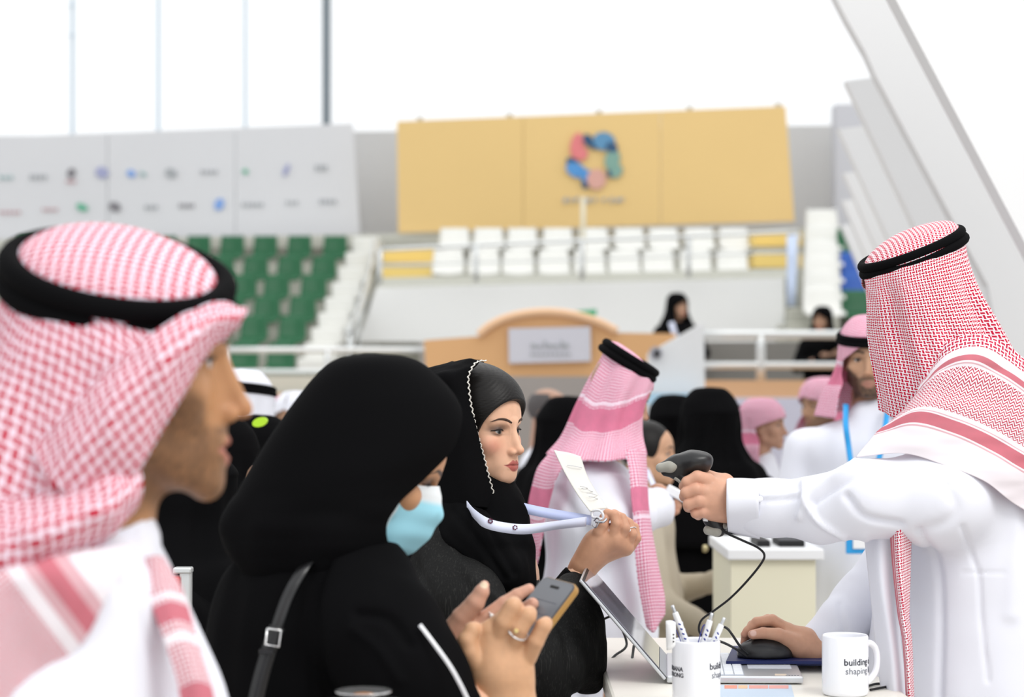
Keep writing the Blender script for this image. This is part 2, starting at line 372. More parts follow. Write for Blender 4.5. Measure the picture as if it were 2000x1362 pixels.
# ------------------------------------------------------------------ materials
def M_shemagh(name, red=(.52, .012, .045), white=(.86, .80, .84), cell=.0072, zones=(), base='dash'):
    """woven check from UV metres; zones: (v0, v1, 'red'|'white'|'zig'|'line')"""
    t = NT(name, .85, .1); uv = t.n('UVMap'); sp = t.n('SeparateXYZ'); t.t.links.new(uv.outputs[0], sp.inputs[0]); u, v = sp.outputs[0], sp.outputs[1]
    us = t.math('DIVIDE', u, cell); vs = t.math('DIVIDE', v, cell); fu = t.math('FRACT', t.math('ADD', us, 1000)); fv = t.math('FRACT', t.math('ADD', vs, 1000))
    par = t.math('FLOORED_MODULO', t.math('ADD', t.math('FLOOR', us), t.math('FLOOR', vs)), 2)
    au = t.math('ABSOLUTE', t.math('SUBTRACT', fu, .5)); av = t.math('ABSOLUTE', t.math('SUBTRACT', fv, .5))
    a = t.math('MULTIPLY', t.math('LESS_THAN', av, .235), t.math('LESS_THAN', au, .52)); b = t.math('MULTIPLY', t.math('LESS_THAN', au, .235), t.math('LESS_THAN', av, .52))
    dash = t.math('ADD', t.math('MULTIPLY', a, par), t.math('MULTIPLY', b, t.math('SUBTRACT', 1, par)))
    tri = t.math('ABSOLUTE', t.math('SUBTRACT', t.math('FRACT', t.math('ADD', t.math('DIVIDE', u, .0105), 1000)), .5))
    zz = t.math('FRACT', t.math('ADD', t.math('ADD', t.math('DIVIDE', v, .0058), t.math('MULTIPLY', tri, 2.2)), 1000)); zig = t.math('LESS_THAN', zz, .42)
    f = dash
    for v0, v1, k in zones:
        m = t.math('MULTIPLY', t.math('GREATER_THAN', v, v0), t.math('LESS_THAN', v, v1))
        val = {'red': .80, 'white': 0.0, 'zig': zig, 'line': .5}[k]
        f = t.math('ADD', t.math('MULTIPLY', f, t.math('SUBTRACT', 1, m)), t.math('MULTIPLY', val, m))
    n = t.noise(60, 3); rd = t.mix(n, tuple(c*.85 for c in red), tuple(min(1, c*1.2) for c in red))
    t.color(t.mix(f, white, rd)); t.bump(f, .0004, .5); return t.m
def M_cloth(name, c, rough=.85, spec=.15, ns=220, amp=.0005, wov=.5, nz=.06, sheen=0):
    t = NT(name, rough, spec); f = t.noise(14, 3); t.color(t.mix(f, tuple(v*(1-nz) for v in c), tuple(min(1, v*(1+nz)) for v in c)))
    t.bump(t.noise(ns, 3), amp, wov)
    if sheen: t.b.inputs['Sheen Weight'].default_value = sheen
    return t.m
def M_attr(name, rough=.5, spec=.3): 
    t = NT(name, rough, spec); a = t.n('VertexColor'); a.layer_name = 'Col'; t.color(a.outputs[0]); return t.m
MT = dict(
    skin=M_skin(), eye=M_attr('eye', .12, .5), lash=M_plain('lash', (.01, .008, .008), .6),
    shem=M_shemagh('red_check_cloth', zones=((-1, .004, 'white'),)),
    shem_big=M_shemagh('red_check_cloth_near', cell=.0112, red=(.50, .004, .03), white=(.88, .74, .84)),
    shem_edge=M_shemagh('red_check_cloth_border', red=(.50, .02, .06), cell=.0072, zones=((-1, .205, 'white'), (.052, .055, 'line'), (.058, .080, 'red'), (.080, .0835, 'white'), (.0835, .0855, 'line'), (.0855, .094, 'white'), (.094, .172, 'zig'), (.172, .176, 'white'), (.176, .178, 'line'), (.181, .192, 'red'), (.192, .196, 'white'))),
    shem_tail=M_shemagh('red_check_cloth_tail', red=(.48, .015, .05), cell=.005, zones=((-1, .008, 'red'), (.008, .0095, 'white'), (.0095, .017, 'red'), (.017, .0185, 'white'))),
    shem_pink=M_shemagh('faded_red_check_cloth', red=(.60, .08, .19), white=(.86, .68, .78), cell=.0080, zones=((.10, .16, 'red'), (.17, .178, 'white'))),
    agal=M_cloth('black_rope', (.0045, .0045, .005), .85, .04, 300, .0008, .6),
    white_cloth=M_cloth('white_thobe_cloth', (.79, .80, .87), .8, .15, 350, .0002, .3, .01),
    black_cloth=M_cloth('black_crepe', (.0045, .0045, .005), .88, .03, 260, .0003, .5),
    black_rib=None, black_hair=None)
def _rib():
    t = NT('black_crinkled_fabric', .7, .15); t.color((.013, .013, .013)); tc = t.n('TexCoord'); mp = t.n('Mapping'); mp.inputs['Scale'].default_value = (420, 300, 26); mp.inputs['Rotation'].default_value = (0, .5, 0)
    t.t.links.new(tc.outputs['Object'], mp.inputs[0]); f = t.noise(1, 3, vec=mp.outputs[0]); t.bump(f, .0012, 1)
    t.color(t.mix(t.math('GREATER_THAN', f, .60), (.009, .009, .009), (.020, .020, .019))); return t.m
def _hair():
    t = NT('dark_hair', .45, .25); tc = t.n('TexCoord'); mp = t.n('Mapping'); mp.inputs['Scale'].default_value = (60, 60, 900); mp.inputs['Rotation'].default_value = (0, .6, 0)
    t.t.links.new(tc.outputs['Object'], mp.inputs[0]); f = t.noise(1, 2, vec=mp.outputs[0]); t.color(t.mix(f, (.003, .0025, .0025), (.009, .007, .006))); t.bump(f, .0006, .7); return t.m
MT['black_rib'] = _rib(); MT['black_hair'] = _hair()
def drape(rows, nu=160, nv=120, fold=None, uvfn=None, th=0, sup=2.0, vflip=True, urep=None, world=True, loc=None, eul=None, sc=1):
    """loft elliptic cross sections: rows (cx,cy,cz,a,b,tilt,pitch,phi0,phi1). returns V,F,uv"""
    R = catmull(np.array(rows, float), nv); ph = R[:, 7][:, None]+(R[:, 8]-R[:, 7])[:, None]*np.linspace(0, 1, nu)[None, :]; ph = np.radians(ph)
    t, p = np.radians(R[:, 5]), np.radians(R[:, 6]); ex = np.stack([np.cos(t), 0*t, np.sin(t)], 1); ez0 = np.stack([-np.sin(t), 0*t, np.cos(t)], 1)
    ey = np.stack([0*t, np.cos(p), 0*t], 1)+ez0*np.sin(p)[:, None]; nrm = np.cross(ex, ey)
    c, s = np.cos(ph), np.sin(ph); e = 2.0/sup; c2 = np.sign(c)*np.abs(c)**e; s2 = np.sign(s)*np.abs(s)**e
    a, b = np.maximum(R[:, 3], 1e-4)[:, None], np.maximum(R[:, 4], 1e-4)[:, None]
    vv = np.linspace(0, 1, nv)[:, None]*np.ones((1, nu)); off = np.zeros_like(c) if fold is None else fold(ph, vv)
    V = R[:, None, :3]+((a+off)*c2)[:, :, None]*ex[:, None]-((b+off)*s2)[:, :, None]*ey[:, None]
    k, j = np.meshgrid(np.arange(nv-1), np.arange(nu-1), indexing='ij'); k = k.ravel(); j = j.ravel()
    F = np.stack([k*nu+j, (k+1)*nu+j, (k+1)*nu+j+1, k*nu+j+1], 1)
    um = urep or float(np.mean((a+b)/2)); g = np.zeros((nv, nu)); g[1:] = np.cumsum(np.linalg.norm(np.diff(V, axis=0), axis=2), 0)
    if vflip: g = g[-1:]-g
    gm = g*.0+g.mean(1, keepdims=True) if vflip == 'mean' else g
    U = ph*um; uv = np.stack([U.ravel(), gm.ravel()], 1); V = V.reshape(-1, 3)
    if uvfn is not None: uv = uvfn(V, uv)
    if loc is not None: V = xf(V, loc, eul, sc)
    return V, F, uv
def net(rows, nu=60, nv=60, uvscale=None, vvals=None):
    """rows: grid of (px,py,d) -> smooth sheet"""
    G = np.array([[W(*p) for p in r] for r in rows]); A = np.stack([catmull(g, nu) for g in G]); B = np.stack([catmull(A[:, j], nv) for j in range(nu)], 1)
    k, j = np.meshgrid(np.arange(nv-1), np.arange(nu-1), indexing='ij'); k = k.ravel(); j = j.ravel(); F = np.stack([k*nu+j, k*nu+j+1, (k+1)*nu+j+1, (k+1)*nu+j], 1)
    du = np.zeros((nv, nu)); du[:, 1:] = np.cumsum(np.linalg.norm(np.diff(B, axis=1), axis=2), 1); dv = np.zeros((nv, nu)); dv[1:] = np.cumsum(np.linalg.norm(np.diff(B, axis=0), axis=2), 0)
    if vvals is not None: dv = np.repeat(np.interp(np.linspace(0, 1, nv), np.linspace(0, 1, len(vvals)), vvals)[:, None], nu, 1)
    return B.reshape(-1, 3), F, np.stack([du.ravel(), dv.ravel()], 1)
def solid(o, th, off=0, sub=0):
    m = o.modifiers.new('thickness', 'SOLIDIFY'); m.thickness = th; m.offset = off; return o
def rowpx(l, r, y, d, b, tilt=0, pitch=0, p0=0, p1=360):
    c = W((l+r)/2, y, d); a = (r-l)/2*px(d)/math.cos(math.radians(tilt)); return (c[0], c[1], c[2], a, b, tilt, pitch, p0, p1)
def ell_ring(c, a, b, tilt, pitch, n=28):
    ph = np.linspace(0, 2*np.pi, n+1); t, p = math.radians(tilt), math.radians(pitch); ex = np.array([math.cos(t), 0, math.sin(t)]); ez = np.array([-math.sin(t), 0, math.cos(t)]); ey = np.array([0, math.cos(p), 0])+ez*math.sin(p)
    nrm = np.cross(ex, ey); return np.array(c)+a*np.cos(ph)[:, None]*ex-b*np.sin(ph)[:, None]*ey, nrm
def agal(parent, c, a, b, tilt, pitch, r, mat, loc=None, eul=None, sc=1):
    """doubled black rope ring"""
    P, nrm = ell_ring(c, a, b, tilt, pitch); Vs, Fs, n = [], [], 0
    for k, s in ((0, 0), (1, -1.55)):
        Q = P+nrm*(r*s)+(P-np.array(c))*(.0 if k == 0 else .02); V, F = tube(Q, r, 12, 150, cap=False); Vs.append(V); Fs.append(F+n); n += len(V)
    V = np.concatenate(Vs); 
    if loc is not None: V = xf(V, loc, eul, sc)
    return link('agal', mesh_np('agal', V, np.concatenate(Fs)), mat, parent)
def inner_body(base, z_neck, s=1.0, lean=(0, 0), sitting=False, face=0, hands=(), skin=(.55, .34, .24), res=.014, width=1.0):
    """plain tapering body under the clothes, joined to the head's neck; base xyz at the feet, face = rotation about z; hands: (shoulder side, elbow xyz, wrist xyz)"""
    b = np.array(base, float); cf, sf = math.cos(face), math.sin(face); L = lambda x, y, z: b+np.array([x*cf-y*sf, x*sf+y*cf, z])
    hgt = z_neck-b[2]; lo = b+np.array([-.75, -.75, -.02]); hi = b+np.array([.75, .75, hgt+.06])
    q = Sdf(lo, hi, res); hipz, shz = hgt*.60, hgt*.945; lx, ly = lean; wx = width*s
    for x in (-1, 1):
        q.chain([(*L(x*.09*wx, 0, hipz), .085*s), (*L(x*.095*wx, .01, hgt*.33), .058*s), (*L(x*.095*wx, -.01, .06), .040*s)], .02)
        q.cap(L(x*.095*wx, -.02, .035), L(x*.11*wx, .13, .03), .034, .028, .02)
    tw = min(1, width*1.1)*s; q.chain([(*L(0, 0, hipz), .125*tw), (*L(lx*.4, ly*.4, hgt*.76), .115*tw), (*L(lx*.8, ly*.8, shz-.07), .13*tw), (*L(lx, ly, hgt+.02), .052*s)], .05)
    for x in (-1, 1):
        q.cap(L(lx*.9, ly*.9, shz-.05), L(lx*.9+x*.15*wx, ly*.9, shz-.055), .06*s, .052*s, .05)
    for x, e, w in hands:
        sh = L(lx*.9+x*.17*wx, ly*.9, shz-.06); q.chain([(*sh, .05*s), (*e, .040*s), (*w, .027*s)], .02)
    V, F = q.mesh(); return V, F, np.tile(np.array(skin), (len(V), 1))
# ------------------------------------------------------------------ the setting
FL = 0.0
def struct(o): o['kind'] = 'structure'; return o
M_floor = M_plain('floor_vinyl', (.42, .38, .34), .35, .4, nz=.05, ns=3)
M_wall = M_plain('painted_wall', (.66, .66, .66), .8, .2, nz=.03, ns=2)
M_wallL = M_plain('pale_lower_wall', (.62, .62, .74), .8, .2, nz=.03, ns=2)
M_conc = M_plain('grey_step', (.50, .50, .44), .8, .2, nz=.05, ns=4)
M_white = M_plain('white_laminate', (.80, .81, .82), .45, .4, nz=.01, ns=5)
M_steel = M_plain('brushed_rail', (.70, .72, .72), .3, .5, .6)
M_dark = M_plain('dark_recess', (.10, .10, .10), .8, .2, nz=.1, ns=3)
M_tan = M_plain('tan_board', (.72, .42, .20), .6, .3, nz=.04, ns=3)
M_tanfl = M_plain('tan_band', (.66, .40, .22), .6, .3)
M_blackpl = M_plain('black_plastic', (.012, .012, .013), .35, .5)
struct(boxo('floor', -26, 26, -3, 44, -.1, 0, M_floor))
def quadwall(name, p, mat, th=.2, parent=None):
    """p: four (px,py,d) corners clockwise -> slab with thickness behind"""
    P = [W(*q) for q in p]; n = np.cross(P[1]-P[0], P[3]-P[0]); n /= np.linalg.norm(n); n = n if n[1] > 0 else -n
    V = P+[q+n*th for q in P]; F = [(0, 1, 2, 3), (7, 6, 5, 4), (0, 4, 5, 1), (1, 5, 6, 2), (2, 6, 7, 3), (3, 7, 4, 0)]
    bm = bmesh.new(); vs = [bm.verts.new(v) for v in V]
    for f in F: bm.faces.new([vs[i] for i in f])
    return link(name, bm_mesh(name, bm), mat, parent)
# back wall behind banners, with the glazing above
DB = 31.0
wb = struct(quadwall('wall_back', [(-2600, 300, DB+1), (2600, 232, DB-.3), (2600, 1000, DB-.3), (-2600, 1000, DB+1)], M_wall, .3))
glass = NT('window_glass', .05, .3); _tr = glass.n('BsdfTransparent'); _mx = glass.n('MixShader'); _mx.inputs[0].default_value = .94
glass.t.links.new(glass.b.outputs[0], _mx.inputs[1]); glass.t.links.new(_tr.outputs[0], _mx.inputs[2]); glass.t.links.new(_mx.outputs[0], glass.t.nodes['Material Output'].inputs[0]); glass.color((.9, .95, 1))
M_mull = M_plain('window_mullion', (.62, .72, .80), .5, .4); M_col = M_plain('grey_column', (.22, .26, .29), .6, .3)
win = struct(empty('window_1', W(640, 300, DB)))
win['label'] = 'overexposed glazing high above the banners'
xs = [-1900, -1400, -900, -380, -30, 140, 308, 478, 637, 1130, 1600, 2080, 2600]
def wy(x): return 300-68*(x+2600)/5200
def wd(x): return DB+.9-1.3*(x+2600)/5200
for i in range(len(xs)-1):
    a, b = xs[i], xs[i+1]; q = quadwall('pane', [(a, -900, wd(a)), (b, -900, wd(b)), (b, wy(b), wd(b)), (a, wy(a), wd(a))], glass.m, .02, win)
for x in xs[1:-1]:
    w = 4.5 if x != 637 else 8
    if x in (1130, 1600, 2080): continue
    o = quadwall('mullion', [(x-w*(.6 if x != 637 else 1), -900, wd(x)-.1), (x+w*(.6 if x != 637 else 1), -900, wd(x)-.1), (x+w*(.6 if x != 637 else 1), wy(x)+4, wd(x)-.1), (x-w*(.6 if x != 637 else 1), wy(x)+4, wd(x)-.1)], M_mull if x != 637 else M_col, .12, win)
    if x == 637: o.name = 'column'; o.data.name = 'column'; o['label'] = 'thick grey glazing column'
for y in (10, 68): quadwall('clip', [(134, y-2, wd(140)-.14), (146, y-2, wd(140)-.14), (146, y+2, wd(140)-.14), (134, y+2, wd(140)-.14)], M_mull, .05, win)
# window notch steps: small raised wall pieces beside the banners
struct(quadwall('trim_1', [(1632, 203, 29.6), (1760, 203, 29.6), (1760, 640, 29.6), (1632, 640, 29.6)], M_plain('cool_wall', (.62, .63, .68), .8, .2), .4))
# ---- banners
M_ban = M_plain('sponsor_fabric', (.73, .735, .76), .8, .1, nz=.02, ns=1); M_yel = M_plain('yellow_fabric', (.84, .60, .27), .8, .1, nz=.04, ns=.6)
def on_quad(P, u, v): # bilinear in pixel/depth space
    return tuple((1-v)*((1-u)*np.array(P[0])+u*np.array(P[1]))+v*((1-u)*np.array(P[3])+u*np.array(P[2])))
def blob(name, Q, cx, cy, rx, ry, mat, parent, n=14, rot=0, irr=.18, seed=0, off=.03):
    rs = random.Random(seed); P = []
    for k in range(n):
        a = 2*math.pi*k/n; r = 1+rs.uniform(-irr, irr); x, y = r*rx*math.cos(a), r*ry*math.sin(a); x, y = x*math.cos(rot)-y*math.sin(rot), x*math.sin(rot)+y*math.cos(rot)
        u, v = Q(cx+x, cy+y); P.append(u if False else (u, v))
    return P
def flat_poly(name, pts, d, mat, parent, th=.01):
    P = [W(x, y, d) for x, y in pts]; bm = bmesh.new(); a = [bm.verts.new(p) for p in P]; bm.faces.new(a)
    r = bmesh.ops.extrude_face_region(bm, geom=bm.faces[:]); bmesh.ops.translate(bm, vec=(0, th, 0), verts=[v for v in r['geom'] if isinstance(v, bmesh.types.BMVert)])
    return link(name, bm_mesh(name, bm), mat, parent)
def ellp(cx, cy, rx, ry, rot=0, n=16): return [(cx+rx*math.cos(a)*math.cos(rot)-ry*math.sin(a)*math.sin(rot), cy+rx*math.cos(a)*math.sin(rot)+ry*math.sin(a)*math.cos(rot)) for a in [2*math.pi*k/n for k in range(n)]]
ban = empty('sponsor_banner', W(300, 470, 29.5), 'long pale grey banner printed with two rows of small logos', 'banner')
bx = [-700, -240, 210, 460, 690]
for i in range(4):
    a, b = bx[i], bx[i+1]; ty = lambda x: 268-27*(x/690)
    quadwall('panel', [(a+.7, ty(a), 29.5), (b-.7, ty(b), 29.5), (b-.7+(14 if i == 3 else 0), 470-3*(b > 600), 29.5), (a+.7, 472, 29.5)], M_ban, .05, ban)
LC = {'g': (.42, .44, .46), 'k': (.25, .24, .26), 'b': (.25, .42, .80), 'n': (.40, .42, .62), 'e': (.15, .48, .32), 'r': (.55, .30, .32), 't': (.35, .50, .50)}
LM = {k: M_plain('print_'+{'g': 'grey', 'k': 'charcoal', 'b': 'blue', 'n': 'navy', 'e': 'green', 'r': 'red', 't': 'teal'}[k], v, .8, .1) for k, v in LC.items()}
for x, y, w, h, c in [(12, 347, 30, 8, 't'), (75, 346, 36, 10, 'g'), (139, 338, 16, 20, 'k'), (139, 355, 20, 7, 'r'), (199, 337, 26, 22, 'n'), (256, 339, 18, 14, 'b'), (279, 340, 14, 8, 't'), (334, 338, 24, 18, 'g'), (409, 336, 36, 8, 'g'), (479, 335, 12, 10, 'e'), (559, 332, 10, 26, 'n'), (628, 328, 26, 12, 'g'), (20, 415, 44, 6, 'r'), (98, 410, 32, 6, 'r'), (160, 405, 24, 14, 'e'), (224, 404, 24, 18, 'k'), (296, 405, 28, 9, 'g'), (365, 402, 32, 8, 'k'), (428, 399, 18, 24, 'b'), (494, 400, 44, 8, 'g'), (571, 396, 26, 7, 'g'), (641, 394, 36, 9, 'g')]:
    if w > 1.8*h: # word mark: a few letters
        n = max(3, int(w/8))
        for k in range(n): flat_poly('printed_letter', [(x-w/2+w*(k+.1)/n, y-h/2), (x-w/2+w*(k+.75)/n, y-h/2+1), (x-w/2+w*(k+.6)/n, y+h/2), (x-w/2+w*(k+.1)/n, y+h/2-1)], 29.47, LM[c], ban)
    else:
        flat_poly('printed_emblem', ellp(x, y, w*.5, h*.5, .4), 29.47, LM[c], ban)
yb = empty('yellow_banner', W(1160, 445, 28.6), 'large yellow banner with a colourful ring emblem and grey lettering', 'banner')
def yq(x, y): # depth over banner
    return 28.9-.9*(x-775)/760
ye = [775, 1022, 1290, 1535]
for i in range(3):
    a, b = ye[i], ye[i+1]; T = lambda x: 237-30*(x-775)/760; B = lambda x: 455-23*(x-775)/775
    a2, b2 = a+(3 if i == 0 else .5), b-.5; quadwall('panel', [(a2 if i else 775, T(a), yq(a, 0)), (b2, T(b), yq(b, 0)), (b2+(17 if i == 2 else 0), B(b), yq(b, 0)), (a2, B(a), yq(a, 0))], M_yel, .05, yb)
for x in (820, 995, 1170, 1347, 1520): flat_poly('hook', ellp(x, 233-30*(x-775)/760, 6, 4), yq(x, 0), M_plain('hook_grey', (.5, .45, .35), .6) if x == 820 else bpy.data.materials['hook_grey'], yb, .03)
EC = [('pink', (.80, .25, .26)), ('navy', (.06, .12, .22)), ('sky_blue', (.14, .32, .52)), ('blue', (.12, .34, .70)), ('sage', (.25, .42, .36)), ('blush', (.74, .42, .36))]
EM = {k: M_plain('emblem_'+k, v, .8, .1) for k, v in EC}
for x, y, rx, ry, rot, c in [(1127, 285, 13, 26, .15, 'pink'), (1135, 300, 13, 14, 0, 'pink'), (1150, 275, 9, 15, -.6, 'navy'), (1180, 276, 22, 18, .2, 'sky_blue'), (1195, 288, 12, 10, .5, 'navy'), (1162, 282, 9, 10, 0, 'navy'), (1196, 312, 15, 22, .2, 'sage'), (1205, 335, 10, 14, .6, 'sage'), (1193, 338, 8, 9, 0, 'navy'), (1165, 350, 19, 20, .3, 'blush'), (1117, 316, 12, 8, .3, 'navy'), (1125, 332, 21, 14, .45, 'blue'), (1145, 343, 13, 12, .8, 'blue'), (1143, 358, 7, 11, 0, 'navy')]:
    flat_poly('emblem_petal', ellp(x, y, rx, ry, rot), yq(x, 0)-.05-.004*random.random(), EM[c], yb, .006)
for k, (x, w) in enumerate([(1104, 8), (1115, 5), (1126, 10), (1148, 12), (1162, 5), (1180, 8), (1194, 6), (1208, 12), (1217, 3)]): flat_poly('printed_letter', [(x-w/2, 388), (x+w/2, 384+2*(k % 2)), (x+w/2, 396-3*(k % 3)), (x-w/2, 396)], yq(x, 0)-.05, LM['g'], yb, .006)
# ---- upper tier: wall face, terrace, steps, seats
tier = struct(quadwall('wall_tier', [(735, 562, 24), (1532, 543, 23.6), (1532, 668, 23.6), (700, 668, 24)], M_plain('white_parapet', (.86, .87, .86), .7, .2), .3))
struct(quadwall('trim_2', [(300, 468, 28.6), (1700, 462, 28.6), (1700, 480, 28.6), (300, 485, 28.6)], M_conc, .3))
struct(quadwall('trim_3', [(745, 543, 24.2), (1560, 524, 23.8), (1532, 545, 23.7), (735, 562, 24.1)], M_conc, .3))
bk = struct(quadwall('wall_stand', [(-100, 470, 29.2), (1900, 440, 28.6), (1900, 800, 28.6), (-100, 800, 29.2)], M_plain('terrace_grey', (.60, .60, .54), .8, .2, nz=.04, ns=2), .2))
def seat_mesh(w, h, dp):
    """moulded shell: curved back running into the pan"""
    pf = np.array([(dp*.55, h), (dp*.50, h*.98), (dp*.42, h*.7), (dp*.32, h*.35), (dp*.15, h*.12), (-dp*.35, h*.10), (-dp*.5, h*.06), (-dp*.52, h*.0)]); C = catmull(pf, 14); nu = 9; V = []
    for k in range(14):
        for j in range(nu):
            s = -1+2*j/(nu-1); ww = w*(.40+.10*math.sin(min(1, k/6)*1.57)); V.append((s*ww, C[k, 0]-.10*w*s*s*(1 if k < 9 else .2), C[k, 1]+(-.34*h*s**4 if k == 0 else -.10*h*s**4 if k == 1 else .06*h*s*s)))
    F = [(k*nu+j, k*nu+j+1, (k+1)*nu+j+1, (k+1)*nu+j) for k in range(13) for j in range(nu-1)]
    return np.array(V), np.array(F)
def seat(name, x, y, d, w, h, mat, label, group, me=None, shared={}):
    key = (mat.name, round(w, 2), round(h, 2))
    if key not in shared:
        V, F = seat_mesh(w, h, .42); me = mesh_np(name, V, F); me.materials.append(mat); shared[key] = me
    o = bpy.data.objects.new(name, shared[key]); COL.objects.link(o); o.location = W(x, y, d); tag(o, label, 'seat', group); m = o.modifiers.new('thickness', 'SOLIDIFY'); m.thickness = .02; return o
M_gs = M_plain('green_seat_plastic', (.004, .105, .035), .35, .4); M_ws = M_plain('white_seat_plastic', (.80, .80, .76), .4, .4); M_bs = M_plain('blue_seat_plastic', (.02, .10, .42), .4, .4); M_ys = M_plain('yellow_paint', (.84, .62, .20), .6, .3)
ORD = ['first', 'second', 'third', 'fourth', 'fifth', 'sixth', 'seventh', 'eighth', 'ninth', 'tenth']
GR = [('top', 510, 27.0, [653, 583, 516, 451, 385, 318, 250, 182, 116, 50]), ('second highest', 552, 26.0, [631, 564, 497, 430, 363, 296, 228]), ('third highest', 590, 25.1, [611, 538, 474, 406, 338]), ('fourth highest', 634, 24.3, [589, 519, 449, 380]), ('fifth highest', 674, 23.5, [569, 494, 424]), ('lowest', 730, 22.6, [547, 474, 404])]
rows = []
for rn, y, d, xl in GR:
    x0 = xl[0]+45; a = W(-200, y+8, d+.35); b = W(x0, y+8, d+.35); z = a[2]; zb = z-.33
    struct(boxo('trim_%d' % (4+len(rows)), a[0], b[0], a[1]-.75, a[1]+.25, 0, z-.02, M_conc)); rows.append(1)
    for i, x in enumerate(xl):
        if i > 5 and rn != 'top': continue
        seat('stadium_seat', x, y, d, .335, .34, M_gs, 'green plastic stadium seat, %s from the white stair in the %s green row' % (ORD[i], rn), 'green seats of the left stand')
for rn, y, d, xl in [('upper', 492, 26.2, [1435, 1367, 1297, 1230, 1160, 1090, 1020, 954, 887]), ('lower', 540, 25.0, [1432, 1360, 1287, 1220, 1152, 1082, 1012, 945, 875])]:
    for i, x in enumerate(xl):
        seat('stadium_seat', x, y, d, .40, .31+.02*(rn == 'lower'), M_ws, 'white plastic seat, %s from the right in the %s row under the yellow banner' % (ORD[i], rn), 'white seats under the yellow banner')
for y_, d_, x0_, x1_ in ((512, 26.0, 742, 1560), (562, 24.7, 742, 1560)):
    a = W(x0_, y_, d_); b = W(x1_, y_, d_); struct(boxo('trim_30', a[0], b[0], a[1]-.1, a[1]+1.2, 0, a[2]-.02, M_conc))
# stair flights: white blocks
def flight(name, label, pts, mat, cat='stairs', n=7, w=1.0):
    r = empty(name, W(*pts[0]), label, cat)
    for k in range(n):
        f = k/(n-1); p = [(1-f)*a+f*b for a, b in zip(pts[0], pts[1])]; q = W(*p); nx = W((1-f)*pts[2][0]+f*pts[3][0], p[1], p[2])
        hgt = (pts[1][1]-pts[0][1])/(n-1)*px(p[2])*1.05
        boxo('step', q[0], nx[0], q[1]-.2, q[1]+.9, q[2]-hgt, q[2], mat, r, .02, 1)
    return r
flight('white_stair', 'white stepped stair between green seats and the parapet', [(690, 465, 27.5), (585, 700, 21.5), (742, 465, 27.5), (650, 700, 21.5)], M_ws, n=9)
sr = empty('stair_rail', W(700, 640, 22), 'blurred silver handrail running down beside the white stair', 'railing')
tubeo('handrail', [W(732, 470, 27), W(725, 520, 25.5), W(705, 590, 23.5), W(680, 650, 21.8)], .03, M_steel, sr)
for t_ in (.25, .6, .95):
    p = W(732-52*t_, 500+150*t_, 27-5*t_); tubeo('post', [p, p-np.array([0, 0, .8])], .025, M_steel, sr, 8, 4)
tubeo('mid_rail', [W(728, 540, 26), W(705, 620, 23.5), W(685, 680, 21.8)], .022, M_steel, sr)
for nm, lab, x0, x1, ys in (('yellow_step', 'yellow painted steps left of the white seats', 748, 852, (487, 522)), ('yellow_step', 'yellow painted steps right of the white seats', 1472, 1540, (455, 497)), ('yellow_step', 'narrow yellow step ends beside the white post', 1552, 1567, (455, 497))):
    r = empty(nm, W(x0, ys[1]+25, 25.5), lab, 'steps')
    for k, y in enumerate(ys):
        dd = 25.9-k*.8; a = W(x0-(8 if x0 < 800 else 0)*k, y, dd); b = W(x1-(8 if x0 < 800 else 0)*k, y+26, dd); boxo('tread', a[0], b[0], a[1], a[1]+.7, b[2], a[2], M_ys, r)
        boxo('riser', a[0], b[0], a[1]+.02, a[1]+.7, b[2]-.14, b[2]-.005, M_conc, r)
# railing on the upper terrace
ur = empty('terrace_railing', W(1140, 545, 23.5), 'thin silver railing in front of the white seats', 'railing')
tubeo('top_rail', [W(742, 488, 23.6), W(1140, 470, 23.4), W(1560, 452, 23.2)], .024, M_steel, ur); tubeo('mid_rail', [W(742, 518, 23.6), W(1140, 507, 23.4), W(1560, 492, 23.2)], .012, M_steel, ur)
for x in (742, 930, 1137, 1345, 1555): tubeo('post', [W(x, (488-36*(x-742)/818), 23.4), W(x, 556-20*(x-742)/818, 23.4)], .03, M_steel, ur, 8, 4)
fp = tubeo('flag_pole', [W(1139, 385, 24.05), W(1139, 560, 24.05)], .028, M_plain('pale_pole', (.75, .70, .55), .5), None, 8, 4); tag(fp, 'slim pale pole standing in front of the ring emblem', 'pole')
lp = empty('light_post', W(1546, 600, 22.8), 'short bluish white post at the right end of the terrace railing', 'post')
tubeo('tube', [W(1546, 460, 22.8), W(1546, 598, 22.8)], .055, M_plain('bluish_white', (.62, .72, .92), .4), lp, 12, 4); tubeo('bracket', [W(1546, 470, 22.8), W(1560, 462, 23.1)], .03, M_steel, lp, 8, 4)
